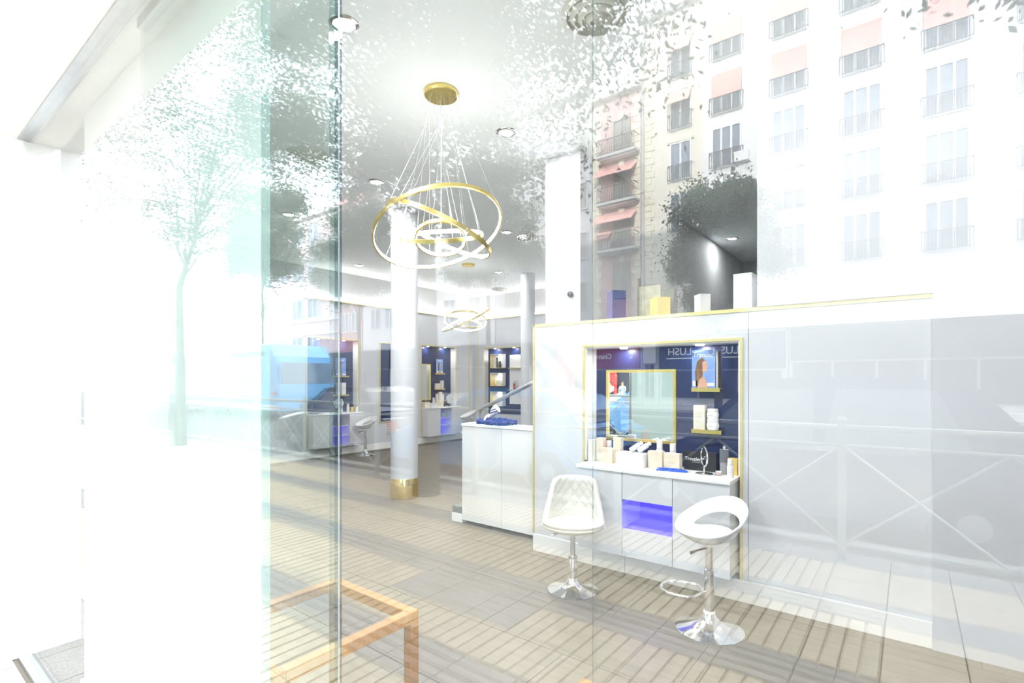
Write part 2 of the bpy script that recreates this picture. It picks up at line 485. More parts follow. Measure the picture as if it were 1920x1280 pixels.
MB().box(-1.747, YV - 0.012, 0, 0.1, YV + 0.1, 0.148).build('plinth', 'plinth_white', pw, 0.002)
MB().box(-0.857, YV, 0.15, 0.1, YV + 0.24, 1.955).build('side_panel', 'lacquer', pw)
# taller closet wall continuing to the right
struct(MB().box(-0.80, YV - 0.02, 1.98, 3.5, YV + 0.28, HC).build('wall_closet', 'wall_white'), 'tall white wall carrying on at the right of the partition')
struct(MB().box(0.1, YV - 0.02, 0, 3.5, YV + 0.28, 1.98).build('wall_closet_base', 'wall_white'))

def niche(name, label, origin, rotz, w, z0, z1, depth, frame_z0, fw=0.02):
    """framed navy niche lining; local x across 0..w, y into the wall"""
    t = thing(name, label, 'niche', origin, rotz)
    MB().box(0, depth - 0.012, z0, w, depth, z1).build('back_panel', 'navy', t)
    MB().box(0, 0, z0, 0.012, depth - 0.012, z1).build('reveal', 'counter_white', t)
    MB().box(w - 0.012, 0, z0, w, depth - 0.012, z1).build('reveal', 'counter_white', t)
    MB().box(0.012, 0, z1 - 0.012, w - 0.012, depth - 0.012, z1).build('head', 'counter_white', t)
    f = MB()
    f.box(-fw, -0.012, frame_z0, 0, 0.02, z1 + fw).box(w, -0.012, frame_z0, w + fw, 0.02, z1 + fw).box(0, -0.012, z1, w, 0.02, z1 + fw)
    f.build('frame', 'gold_pale', t)
    for k in (0.25, 0.75):
        MB().lathe([(0.03, 0), (0.03, 0.006), (0.022, 0.008)], 16, (w * k, depth * 0.5, z1 - 0.020)).build('spotlight', 'lamp_lens', t)
        area_light('spot_lamp', t, (w * k, depth * 0.5, z1 - 0.024), 0.04, 2.2, (1, 0.95, 0.9))
    return t
niche('niche_lining', 'navy niche framed in gold behind the large mirror', (NX0, YV, 0), 0, NX1 - NX0, 0.84, NZ1, 0.18, NZ0, 0.018)

def shelf(label, loc, rotz, w, d=0.075, group='gold shelves'):
    t = thing('display_shelf', label, 'shelf', loc, rotz, group)
    MB().box(0, -d, -0.006, w, 0, 0).build('board', 'gold', t)
    MB().box(0, -d, -0.028, w, -d + 0.004, -0.006).build('lip', 'gold', t)
    return t
def framed_mirror(label, loc, rotz, w, h, fr=0.022):
    t = thing('wall_mirror', label, 'mirror', loc, rotz)
    MB().box(fr, -0.012, fr, w - fr, -0.006, h - fr).build('mirror_glass', 'mirror', t)
    for nm, b in (('frame_side', (0, 0, fr, h)), ('frame_side', (w - fr, 0, w, h)), ('frame_rail', (fr, 0, w - fr, fr)), ('frame_rail', (fr, h - fr, w - fr, h))):
        MB().box(b[0], -0.022, b[1], b[2], 0, b[3]).build(nm, 'gold', t)
    return t
YN = YV + 0.166
framed_mirror('large gold-framed mirror reflecting the street in the navy niche', (-1.99, YN, 1.005), 0, 0.585, 0.572)
shelf('gold shelf under the magazine in the right niche', (-1.27, YN, 1.438), 0, 0.20)
shelf('gold shelf carrying the two white jars', (-1.27, YN, 1.135), 0, 0.21)

def magazine(label, loc, rotz, w=0.165, h=0.27):
    t = thing('magazine', label, 'magazine', loc, rotz)
    MB().box(0, 0.002, 0, w, 0.007, h).build('pages', 'white_print', t)
    c = MB().box(0, 0, 0, w, 0.0018, h).build('cover', 'sky_print', t)
    hx, hz = w * .45, h * .60
    MB().prism([(hx - .045, hz - .16), (hx - .052, hz - .05), (hx - .035, hz + .03), (hx, hz + .055), (hx + .028, hz + .03), (hx + .02, hz), (hx + .004, hz - .06), (hx - .005, hz - .16)], 1, -0.0012, 0).build('portrait_hair', 'hair', c)
    MB().prism([(hx + .004, hz - .055), (hx + .002, hz + .02), (hx + .018, hz + .035), (hx + .032, hz + .02), (hx + .036, hz + .002), (hx + .045, hz - .008), (hx + .037, hz - .016), (hx + .036, hz - .035), (hx + .022, hz - .05)], 1, -0.0018, 0).build('portrait_face', 'skin', c)
    MB().prism([(hx - .03, .0), (hx - .02, .06), (hx + .01, .085), (hx + .03, .05), (hx + .04, .0)], 1, -0.0016, 0).build('portrait_shoulder', 'skin', c)
    MB().box(w * .04, -0.0012, .012, w * .24, 0, .05).build('barcode_field', 'white_print', c)
    MB().box(w * .68, -0.0012, .012, w * .96, 0, .035).build('caption_block', 'white_print', c)
    text_part('title', 'Traveler', 0.052, 'white_print', c, (w / 2, -0.001, h * .87), (PI / 2, 0, 0), 0.0006, sx=0.82)
    return t
magazine('magazine with a long-haired woman in profile, on shelf beside mirror', (-1.262, 3.79, 1.4395), 0, 0.163, 0.272)
# second magazine standing behind the first
t = thing('magazine', 'second dark-spined magazine standing behind the portrait magazine', 'magazine', (-1.092, 3.80, 1.4395))
MB().box(0, 0, 0, 0.008, 0.05, 0.26).build('pages', 'white_print', t)
MB().box(0.008, 0, 0, 0.016, 0.055, 0.262).build('cover', 'dark_olive', t)

def carton(label, loc, size, m='cream_card', rotz=0, group=None, name='cosmetics_box', text_lines=1, textm='grey_print'):
    t = thing(name, label, 'box', loc, rotz, group)
    w, d, h = size
    MB().box(-w / 2, -d / 2, 0, w / 2, d / 2, h).build('carton', m, t, 0.0015)
    MB().box(-w / 2 + .0008, -d / 2 + .0008, h - .0005, w / 2 - .0008, d / 2 - .0008, h + .0012).build('lid_flap', m, t)
    if text_lines:
        l = MB()
        for k in range(text_lines):
            l.box(-w * .25, -d / 2 - .0005, h * .5 - k * h * .07, w * .25, -d / 2 + .0005, h * .5 + h * .018 - k * h * .07)
        l.build('print_line', textm, t)
    return t
def jar(label, loc, r=0.042, h=0.065, m='ceramic', name='cream_jar', group=None):
    t = thing(name, label, 'jar', loc, 0, group)
    MB().lathe([(r * .7, 0), (r * .86, .002), (r, h * .3), (r, h * .5), (r * .88, h * .72), (r * .86, h * .74)], 28).build('body', m, t)
    MB().lathe([(r * .88, h * .74), (r * .9, h * .76), (r * .9, h * .97), (r * .86, h)], 28).build('lid', 'white_card', t)
    MB().box(-r * .5, -r * 1.01, h * .36, r * .3, -r * .8, h * .40).build('print_line', 'grey_print', t)
    return t
def bottle(label, loc, r=0.022, h=0.13, m='white_card', cap='white_card', name='cosmetics_bottle', group=None):
    t = thing(name, label, 'bottle', loc, 0, group)
    MB().lathe([(r * .95, 0), (r, .003), (r, h * .62), (r * .92, h * .66), (r * .6, h * .68)], 24).build('body', m, t)
    MB().lathe([(r * .82, h * .68), (r * .84, h * .7), (r * .84, h * .98), (r * .8, h)], 24).build('cap', cap, t)
    MB().box(-r * .4, -r * 1.02, h * .3, r * .4, -r * .8, h * .34).build('print_line', 'grey_print', t)
    return t
jar('white round jar, upper of two stacked on the gold shelf', (-1.125, 3.83, 1.135 + 0.078), 0.041, 0.075)
jar('white round jar, lower of two stacked on the gold shelf', (-1.125, 3.83, 1.135), 0.043, 0.078)
carton('tall cream carton left of the two stacked jars', (-1.218, 3.84, 1.135), (0.082, 0.06, 0.175), 'cream_card_light')

# ---- dressing cabinet and its worktop
cab = thing('dressing_cabinet', 'white wall-hung dressing cabinet with violet-lit open compartment', 'cabinet', (0, 0, 0))
CY = 3.505
MB().box(-2.055, CY + 0.02, 0.2, -1.69, YN, 0.815).build('body', 'lacquer', cab)
MB().box(-1.295, CY + 0.02, 0.2, -0.925, YN, 0.815).build('body', 'lacquer', cab)
MB().box(-1.69, CY + 0.02, 0.2, -1.295, YN, 0.40).build('body', 'lacquer', cab)
MB().box(-1.69, CY + 0.02, 0.62, -1.295, YN, 0.815).build('body', 'lacquer', cab)
MB().box(-1.69, YN - 0.03, 0.40, -1.295, YN, 0.62).build('compartment_back', 'violet_glow', cab)
MB().box(-2.057, CY, 0.2, -1.683, CY + 0.018, 0.812).build('door', 'lacquer', cab, 0.0015)
MB().box(-1.679, CY, 0.2, -1.305, CY + 0.018, 0.402).build('drawer', 'lacquer', cab, 0.0015)
MB().box(-1.679, CY, 0.618, -1.305, CY + 0.018, 0.812).build('flap', 'lacquer', cab, 0.0015)
MB().box(-1.301, CY, 0.2, -0.923, CY + 0.018, 0.812).build('door', 'lacquer', cab, 0.0015)
MB().box(-1.686, CY + 0.03, 0.4005, -1.299, YN - 0.03, 0.404).build('compartment_floor', 'violet_glow', cab)
MB().box(-1.66, YN - 0.06, 0.605, -1.32, YN - 0.045, 0.615).build('led_strip', 'led_violet', cab)
area_light('violet_lamp', cab, (-1.49, YN - 0.09, 0.612), 0.32, 0.9, (0.10, 0.07, 1.0), (0, -0.25, -1), 0.03)
tag(MB().box(-2.065, CY - 0.012, 0.815, -0.918, YN - 0.002, 0.84).build('worktop', 'counter_white', None, 0.002), 'white dressing worktop covered in cosmetics beneath the mirror', 'worktop')

# ---- cosmetics on the worktop (left to right)
Z = 0.84
carton('tall cream carton at the left end of the worktop', (-1.985, 3.76, Z), (0.06, 0.06, 0.185), 'cream_card_light', text_lines=3)
carton('tall pale box standing against the niche side, leftmost', (-2.045, 3.72, Z), (0.05, 0.05, 0.17), 'cream_card_light', text_lines=2)
carton('wide cream bag-like box beside the leftmost cartons', (-1.90, 3.71, Z), (0.10, 0.05, 0.115), 'cream_card')
bottle('white capped bottle behind the wide cream box', (-1.935, 3.80, Z), 0.024, 0.165)
carton('narrow tall cream carton, tallest on the worktop', (-1.825, 3.74, Z), (0.065, 0.05, 0.2), 'cream_card', text_lines=2)
carton('long white marbled carton lying on the worktop', (-1.675, 3.69, Z), (0.225, 0.12, 0.10), 'marble', rotz=-0.06, text_lines=0)
t = thing('cosmetics_tube', 'pair of white tubes leaning on the marbled carton', 'tube', (-1.70, 3.70, Z + 0.1025))
for k in (0, 1):
    a = math.radians(36)
    p0 = Vector((0.0 + k * 0.06, 0.0 + k * 0.01, 0.012)); p1 = p0 + Vector((math.cos(a) * .11, 0.01, math.sin(a) * .11))
    MB().tube([p0, p0.lerp(p1, .72), p0.lerp(p1, .76), p1], [.02, .02, .014, .014], 16).build('tube_body', 'white_card', t)
carton('square cream carton with a white bottle behind it, right of marbled carton', (-1.495, 3.70, Z), (0.112, 0.06, 0.125), 'cream_card')
bottle('white bottle behind the left square cream carton', (-1.50, 3.775, Z), 0.026, 0.20)
carton('square cream carton next to the black box', (-1.355, 3.66, Z), (0.115, 0.06, 0.125), 'cream_card')
bottle('white bottle with round cap behind the right square carton', (-1.385, 3.74, Z), 0.026, 0.185)
t = carton('black printed box behind the round table mirror', (-1.20, 3.80, Z), (0.23, 0.05, 0.135), 'black_print', text_lines=2, textm='steel')
text_part('print_title', 'Traveler', 0.034, 'white_print', t, (-0.05, -0.0262, 0.082), (PI / 2, 0, 0), 0.0004)
t = thing('flat_tool', 'blue plastic hair straightener lying on the worktop', 'hair tool', (-1.36, 3.63, Z), 0.18)
MB().prism([(-.105, 0), (-.10, .012), (.09, .016), (.115, .008), (.115, 0)], 1, -.015, .015).build('lower_arm', 'blue_plastic', t, 0.003)
MB().prism([(-.08, .016), (-.10, .02), (.06, .026), (.075, .018)], 1, -.012, .012).build('upper_arm', 'blue_plastic', t, 0.003)
t = thing('table_mirror', 'round chrome table mirror on a disc foot, on the worktop', 'mirror', (-1.135, 3.665, Z), -0.95)
MB().lathe([(0.058, 0), (0.06, 0.003), (0.056, 0.007), (0.02, 0.012), (0.008, 0.018)], 32).build('foot', 'chrome', t)
MB().tube([(0, 0, 0.015), (0, 0, 0.06)], 0.006, 12).build('stem', 'chrome', t)
ring = [(0.062 * math.cos(2 * PI * k / 40), 0, 0.122 + 0.066 * math.sin(2 * PI * k / 40)) for k in range(40)]
MB().tube(ring, 0.006, 8, closed=True).build('rim', 'chrome', t)
m = MB(); disc = [(0.06 * math.cos(2 * PI * k / 40), 0.122 + 0.064 * math.sin(2 * PI * k / 40)) for k in range(40)]
m.prism(disc, 1, -0.002, 0.002).build('mirror_glass', 'mirror', t)
t = thing('cotton_dispenser', 'clear cylinder of cotton pads with knobbed lid', 'dispenser', (-1.03, 3.77, Z))
MB().lathe([(0.031, 0.0), (0.031, 0.17), (0.029, 0.17), (0.029, 0.004)], 28).build('cylinder', 'clear_plastic', t)
MB().lathe([(0.027, 0.004), (0.027, 0.075), (0.02, 0.08)], 24).build('cotton_pads', 'white_card', t)
MB().lathe([(0.033, 0.17), (0.033, 0.176), (0.012, 0.182), (0.010, 0.19), (0.013, 0.196), (0.0, 0.20)], 24).build('lid', 'chrome', t)
jar('small pink glass pot before the cotton dispenser', (-1.045, 3.685, Z), 0.022, 0.028, 'pink_pot')
bottle('white bottle at the right end of the worktop', (-0.955, 3.64, Z), 0.021, 0.125)
carton('folded gold card box behind the right-end bottle', (-0.965, 3.76, Z), (0.06, 0.05, 0.115), 'gold_foil', text_lines=0)

# ---- packages on the ledge above
L0 = 1.981
def pack(label, x, y, w, d, h, m, rotz=0.0, cap=None):
    t = thing('gift_package', label, 'package', (x, y, L0), rotz, 'packages on the ledge')
    MB().box(-w / 2, -d / 2, 0, w / 2, d / 2, h).build('package_body', m, t, 0.002)
    MB().box(-w / 2 - .0012, -d / 2 - .0012, h - 0.006, w / 2 + .0012, d / 2 + .0012, h + 0.001).build('lid', cap or m, t)
    return t
pack('deep blue patterned package, first on the ledge from the pier', -1.87, 3.80, 0.115, 0.115, 0.225, 'blue_box', -0.72)
pack('gold foil package in the middle of the ledge', -1.50, 3.785, 0.11, 0.11, 0.135, 'gold_foil', -0.72)
pack('dark package half hidden behind the gold one', -1.475, 3.908, 0.10, 0.07, 0.215, 'dark_olive', 0)
pack('small white package on the ledge right of the gold one', -1.19, 3.80, 0.09, 0.08, 0.13, 'white_card', -0.8)
pack('large white package at the right end of the ledge', -0.915, 3.87, 0.12, 0.16, 0.25, 'white_card', 0.0)
t = thing('picture_plate', 'mottled grey plate in a dark upright frame on the ledge', 'picture', (-1.62, 3.87, L0), 0.0)
MB().box(-0.10, -0.006, 0, -0.085, 0.02, 0.325).build('post', 'black', t)
MB().box(-0.085, 0, 0, 0.09, 0.012, 0.255).build('plate', 'olive_grey', t)
sec = thing('security_camera', 'small dark oval camera fixed to the square pier', 'camera', (-2.528, 4.187, 2.30))
MB().lathe([(0.0, 0.0), (0.03, 0.004), (0.034, 0.012)], 20).build('mount', 'steel', sec).rotation_euler = (PI / 2, 0, 0)
MB().lathe([(0.028, 0.0), (0.03, 0.02), (0.022, 0.036), (0.0, 0.042)], 20).build('lens_housing', 'black', sec).rotation_euler = (PI / 2, 0, 0)

# ============================================================ RECEPTION COUNTER AND STAIR RAIL
rc = thing('reception_counter', 'white reception counter left of the partition', 'counter', (0, 0, 0))
MB().box(-3.69, 3.99, 0.03, -2.635, 4.17, 1.015).build('body', 'lacquer_warm', rc)
MB().box(-3.69, 4.02, 0.0, -2.635, 4.15, 0.03).build('recessed_plinth', 'black', rc)
MB().box(-3.708, 3.952, 0.035, -3.183, 3.99, 1.012).build('door', 'lacquer_warm', rc, 0.0015)
MB().box(-3.179, 3.952, 0.035, -2.637, 3.99, 1.012).build('door', 'lacquer_warm', rc, 0.0015)
MB().box(-3.715, 3.945, 1.015, -2.632, 4.18, 1.043).build('counter_top', 'counter_white', rc, 0.002)
st = thing('stair_step', 'low white step with a dark tread left of the reception counter', 'step', (0, 0, 0))
MB().box(-3.86, 3.952, 0, -3.712, 4.9, 0.09).build('riser', 'plinth_white', st, 0.002)
MB().box(-3.855, 3.96, 0.09, -3.712, 4.9, 0.16).build('tread', 'seal_dark', st)
hr = thing('stair_handrail', 'steel tube handrail sloping up behind the reception counter', 'handrail', (0, 0, 0))
MB().tube([(-3.876, 4.4, 0.16), (-3.876, 4.4, 1.09), (-3.868, 4.4, 1.125), (-3.85, 4.4, 1.152), (-3.81, 4.4, 1.176), (-3.113, 4.4, 1.467), (-2.90, 4.4, 1.556)], 0.022, 12).build('rail', 'steel', hr)
MB().lathe([(0.045, 0.16), (0.045, 0.168), (0.023, 0.175)], 20, (-3.876, 4.4, 0)).build('floor_flange', 'steel', hr)
# blue yarn nest with a white figurine
t = thing('yarn_nest', 'dark blue fluffy nest lying on the reception counter', 'decoration', (-3.33, 4.065, 1.043))
rng = random.Random(3)
m = MB()
for k in range(150):
    a = rng.uniform(0, 2 * PI); r = math.sqrt(rng.random())
    p = Vector((0.235 * r * math.cos(a), 0.12 * r * math.sin(a), 0.018 + 0.04 * (1 - r) * rng.random()))
    q = p + Vector((rng.uniform(-.035, .035), rng.uniform(-.035, .035), rng.uniform(-.005, .02)))
    q2 = q + Vector((rng.uniform(-.03, .03), rng.uniform(-.03, .03), rng.uniform(-.015, .005)))
    m.tube([p, q, q2], [.014, .018, .012], 6)
m.build('yarn_mass', 'blue_yarn', t)
t = thing('figurine', 'white porcelain figurine with dark blue bands in the yarn nest', 'figurine', (-3.36, 4.065, 1.10))
def shell(u, v):
    a = 2 * PI * u; r = 0.062 * math.sin(PI * min(v * .92 + .06, 1)) ** .8 * (1 - .35 * v)
    x = -0.06 + 0.10 * v + 0.02 * math.sin(5 * v); z = 0.0 + 0.145 * v
    return (x + r * math.cos(a), 0.75 * r * math.sin(a) - 0.01 * v, z + 0.3 * r * math.cos(a))
MB().grid(shell, 24, 20, True).build('body', 'ceramic', t)
for v in (0.45, 0.62):
    pts = [shell(k / 24, v) for k in range(24)]
    MB().tube([(p[0], p[1] * 1.02, p[2]) for p in pts], 0.006, 6, closed=True).build('blue_band', 'blue_yarn', t)
MB().tube([(0.03, -0.01, 0.12), (0.06, -0.02, 0.10), (0.085, -0.02, 0.07)], [.016, .02, .008], 10).build('wing', 'ceramic', t)
MB().tube([(-0.05, -0.02, 0.03), (-0.07, -0.05, 0.01), (-0.085, -0.07, -0.02)], [.02, .018, .006], 10).build('tail', 'ceramic', t)
t = thing('blue_ornament', 'small dark blue curled ornament at the partition edge of the counter', 'ornament', (-2.76, 4.08, 1.043))
MB().lathe([(0.03, 0), (0.034, .02), (0.02, .05), (0.0, 0.06)], 20).build('foot', 'pink_pot', t)
for z in (0.085, 0.15):
    MB().tube([(0.03 * math.cos(2 * PI * k / 20), 0.01 * math.sin(k), z + 0.036 * math.sin(2 * PI * k / 20)) for k in range(20)], 0.012, 8, closed=True).build('curl', 'blue_yarn', t)
t = thing('brochure_tray', 'flat grey tray lying at the front of the reception counter', 'tray', (-2.95, 4.02, 1.043), 0.05)
MB().box(-0.15, -0.045, 0, 0.15, 0.045, 0.004).build('sheet', 'grille_grey', t)
MB().box(-0.14, -0.04, 0.004, 0.14, 0.04, 0.007).build('leaflet', 'grey_print', t)

# ============================================================ SEATING
def stool(label, loc, rotz, zs=0.52, group='white ring-back stools'):
    """white bowl stool, back towards local +x"""
    t = thing('bar_stool', label, 'stool', loc, rotz, group)
    MB().lathe([(0.195, 0), (0.196, 0.004), (0.185, 0.010), (0.12, 0.026), (0.06, 0.055), (0.038, 0.085), (0.034, 0.1)], 48).build('base', 'chrome', t)
    MB().lathe([(0.030, 0.1), (0.030, zs - 0.16), (0.025, zs - 0.155), (0.025, zs - 0.02)], 24).build('column', 'chrome', t)
    MB().lathe([(0.033, 0.095), (0.035, 0.105), (0.031, 0.115)], 24).build('collar', 'seal_white', t)
    fr = [(-0.03, 0.0, 0.22)] + [(-0.155 + 0.125 * math.cos(a), 0.115 * math.sin(a), 0.22) for a in [math.radians(q) for q in range(40, 325, 15)]] + [(-0.03, -0.005, 0.22)]
    MB().tube(fr, 0.008, 8, closed=True).build('footrest', 'chrome', t).rotation_euler = (0, 0, math.radians(-50))
    MB().tube([(-0.01, 0, zs - 0.03), (-0.07, 0.03, zs - 0.045), (-0.11, 0.045, zs - 0.06)], [.006, .006, .011], 8).build('height_lever', 'black', t)
    NU = 96
    def rim(a):
        return 0.075 + 0.175 * ((1 + math.cos(a)) / 2) ** 1.5
    def sp(a, s_):
        f = s_ ** 2.6
        r = 0.205 * (s_ ** 0.9) * (1 + 0.03 * math.cos(a))
        return (r * math.cos(a) + 0.02 * f * max(0, math.cos(a)), r * math.sin(a) * 1.02, zs + rim(a) * f)
    sh = MB()
    for part_ in (0, 1):                     # dish, then the raised ring around the slot
        def surf(u, v, part_=part_):
            a = 2 * PI * u
            b = a - 2 * PI if a > PI else a
            g = 0.10 * math.sqrt(max(0.0, 1 - (b / 1.32) ** 2))
            return sp(a, (0.72 - g) * v if part_ == 0 else (0.72 + g) + (1 - 0.72 - g) * v)
        sh.grid(surf, NU, 14 if part_ == 0 else 8, True)
    o = sh.build('seat_shell', 'abs_white', t)
    w = o.modifiers.new('weld', 'WELD'); w.merge_threshold = 0.0005
    sd = o.modifiers.new('solid', 'SOLIDIFY'); sd.thickness = 0.016; sd.offset = -1
    ss = o.modifiers.new('sub', 'SUBSURF'); ss.levels = 1; ss.render_levels = 1
    return t
s2 = stool('white bowl bar stool with a chrome foot loop, nearest the glass', (-0.955, 3.18, 0), math.radians(66))
def tub_chair(label, loc, rotz):
    """quilted tub chair, facing local -y"""
    t = thing('tub_chair', label, 'chair', loc, rotz)
    MB().lathe([(0.178, 0), (0.18, 0.004), (0.165, 0.009), (0.10, 0.024), (0.05, 0.05), (0.034, 0.085)], 48).build('base', 'chrome', t)
    MB().lathe([(0.029, 0.085), (0.029, 0.235), (0.026, 0.24)], 24).build('outer_sleeve', 'chrome', t)
    MB().lathe([(0.031, 0.225), (0.032, 0.235), (0.031, 0.243)], 24).build('collar', 'steel', t)
    MB().lathe([(0.018, 0.24), (0.018, 0.425)], 20).build('column', 'chrome', t)
    MB().tube([(0.0, 0, 0.405), (-0.10, -0.01, 0.40), (-0.15, -0.015, 0.385)], [.006, .006, .008], 8).build('height_lever', 'chrome', t)
    # bowl under the cushion
    def bowl(u, v):
        a = 2 * PI * u
        r = 0.222 * math.sin(v * PI / 2) ** .8
        return (r * math.cos(a), r * math.sin(a) * .93, 0.415 + 0.075 * (1 - math.cos(v * PI / 2)) ** 1.2)
    MB().grid(bowl, 48, 12, True).build('seat_shell', 'leather', t)
    def cush(u, v):
        a = 2 * PI * u
        r = 0.218 * math.sin(min(v * 1.0, 1) * PI) ** .45 if v < .5 else 0.218 * math.sin(v * PI) ** .6
        if v > 0.995 or v < 0.005: r = 0
        z = 0.465 - 0.03 * math.cos(v * PI)
        return (r * math.cos(a), r * math.sin(a) * .95, z)
    MB().grid(cush, 48, 18, True).build('seat_cushion', 'leather', t)
    # wrap-around back with a diamond-stitched inside face
    NU, NV = 57, 33
    vs = []; fs = []
    def pt(u, v, off):
        w = u * 2 - 1                                        # -1..1 across
        sweep = math.radians(96 - 40 * v ** 0.75) * w          # how far the back wraps round the seat
        R = 0.206 - 0.012 * v
        x = R * math.sin(sweep) * (1 - 0.05 * v)
        y = R * math.cos(sweep) * .95 + 0.05 * v
        top = 0.325 - 0.022 * abs(w) ** 5
        z = 0.452 + top * v
        n = Vector((math.sin(sweep), math.cos(sweep), 0.1))
        n.normalize()
        edge = min(1, min(1 - abs(w), 1 - v) * 9)
        th = 0.020 * math.sqrt(max(0.0, 1 - (1 - edge) ** 2)) + 0.003
        g = 0
        if off < 0 and v > .18:
            gx = w * 3.0; gz = v * 3.4
            d1 = abs((gx + gz) % 1.0 - .5); d2 = abs((gx - gz) % 1.0 - .5)
            g = 0.007 * max(math.exp(-((.5 - d1) / .07) ** 2), math.exp(-((.5 - d2) / .07) ** 2))
        return (x + n.x * (off * th + g), y + n.y * (off * th + g), z)
    for off in (-1, 1):
        for j in range(NV):
            for i in range(NU):
                vs.append(pt(i / (NU - 1), j / (NV - 1), off))
    Q = NU * NV
    for j in range(NV - 1):
        for i in range(NU - 1):
            a = j * NU + i
            fs.append((a, a + 1, a + NU + 1, a + NU)); fs.append((Q + a, Q + a + NU, Q + a + NU + 1, Q + a + 1))
    for i in range(NU - 1):
        fs.append((i + 1, i, Q + i, Q + i + 1)); b = (NV - 1) * NU + i; fs.append((b, b + 1, Q + b + 1, Q + b))
    for j in range(NV - 1):
        a = j * NU; fs.append((a, a + NU, Q + a + NU, Q + a)); b = a + NU - 1; fs.append((b + NU, b, Q + b, Q + b + NU))
    MB().add(vs, fs, True).build('backrest', 'leather', t, label='quilted cream back with diamond stitching')
    return t
tub_chair('cream leather tub chair with diamond-stitched back on a chrome disc foot', (-1.905, 3.18, 0), math.radians(27))

# ============================================================ LEFT WALL DRESSING PLACES
def left_place(n, first, labels):
    y0, y1, z0, z1 = n
    w = y1 - y0
    # local x runs along +Y of the room, local y into the wall (-X)
    R = PI / 2
    niche('niche_lining', labels['niche'], (XL, y0, 0), R, w, 0.84, z1, 0.18, z0, 0.02)
    c = thing('dressing_cabinet', labels['cabinet'], 'cabinet', (XL, y0, 0), R)
    d0, d1 = -0.21, 0.16
    MB().box(0.01, d0 + .02, z0, 0.42, d1, .815).build('body', 'lacquer', c)
    MB().box(0.80, d0 + .02, z0, w - 0.01, d1, .815).build('body', 'lacquer', c)
    MB().box(0.42, d0 + .02, z0, 0.80, d1, z0 + .02).build('body', 'lacquer', c)
    MB().box(0.42, d1 - 0.03, z0, 0.80, d1, .815).build('compartment_back', 'violet_glow_pale', c)
    MB().box(0.42, d0 + .05, .58, 0.80, d1, .595).build('compartment_shelf', 'lacquer', c)
    MB().box(0.42, d0 + .05, .39, 0.80, d1, .405).build('compartment_shelf', 'lacquer', c)
    MB().box(0.008, d0, z0, 0.418, d0 + .018, .812).build('door', 'lacquer', c, .0015)
    MB().box(0.802, d0, z0, w - .008, d0 + .018, .812).build('door', 'lacquer', c, .0015)
    for zz in (.575, .385):
        MB().box(0.44, d1 - .06, zz - .008, .78, d1 - .045, zz + .002).build('led_strip', 'led_violet', c)
        area_light('violet_lamp', c, (.61, d1 - .09, zz - .004), .32, 0.2, (.14, .10, 1.0), (0, -.25, -1), .03)
    tp = tag(MB().box(0.005, d0 - .01, .815, w - .005, .166, .84).build('worktop', 'counter_white', None, .002), labels['top'], 'worktop')
    tp.location = (XL, y0, 0); tp.rotation_euler = (0, 0, R)
    return R
R = left_place(N1, True, dict(niche='navy niche by the glass edge, nearer one on left wall', cabinet='white dressing cabinet cut off by the glass edge on left wall', top='white worktop under the nearer left-wall niche'))
left_place(N2, False, dict(niche='navy niche beyond the round column on left wall', cabinet='white dressing cabinet with violet-lit shelves beyond the round column', top='white worktop beyond the round column'))
XN = XL - 0.167
# niche 1 things
magazine('portrait magazine in the niche beside the glass edge', (XN + .05, 6.05, 1.575), R, .24, .36)
def lshelf(label, y, z, w=.36): return shelf(label, (XN, y, z), R, w, .09)
lshelf('gold shelf under the magazine beside the glass edge', 5.98, 1.573)
lshelf('gold shelf with white carton beside the glass edge', 5.98, 1.19)
carton('white carton on the shelf beside the glass edge', (XN + .05, 6.17, 1.19), (.20, .06, .24), 'white_card', R)
jar('white cream jar on the worktop nearest the glass edge', (XL + .02, 6.06, Z), .05, .10)
bottle('white bottle on the worktop beside the gold bottle', (XL + .05, 6.22, Z), .03, .17)
bottle('gold bottle on the left wall worktop near the glass edge', (XL + .03, 6.33, Z), .035, .15, 'gold_foil', 'black')
bottle('small white flask at the worktop end near glass edge', (XL + .06, 6.42, Z), .028, .10)
t = thing('table_mirror', 'white round table mirror half behind the glass edge', 'mirror', (XL + .09, 5.98, Z), 1.2)
MB().lathe([(0.06, 0), (0.06, .006), (.01, .016)], 24).build('foot', 'chrome', t)
MB().tube([(0, 0, .012), (0, 0, .10)], .007, 10).build('stem', 'chrome', t)
MB().tube([(.09 * math.cos(2 * PI * k / 32), 0, .19 + .09 * math.sin(2 * PI * k / 32)) for k in range(32)], .008, 8, closed=True).build('rim', 'chrome', t)
MB().prism([(.088 * math.cos(2 * PI * k / 32), .19 + .088 * math.sin(2 * PI * k / 32)) for k in range(32)], 1, -.003, .003).build('mirror_glass', 'mirror', t)
# tall navy panel
t = thing('tall_wall_panel', 'tall navy glass panel in a gold frame left of the round column', 'panel', (XL, 7.03, 0.57), R)
MB().box(0.02, -.015, .02, .78, 0, 1.71).build('glass_sheet', 'navy', t)
for b in ((0, 0, .02, 1.73), (.78, 0, .80, 1.73), (.02, 0, .78, .02), (.02, 1.71, .78, 1.73)):
    MB().box(b[0], -.025, b[1], b[2], 0, b[3]).build('frame', 'gold_pale', t)
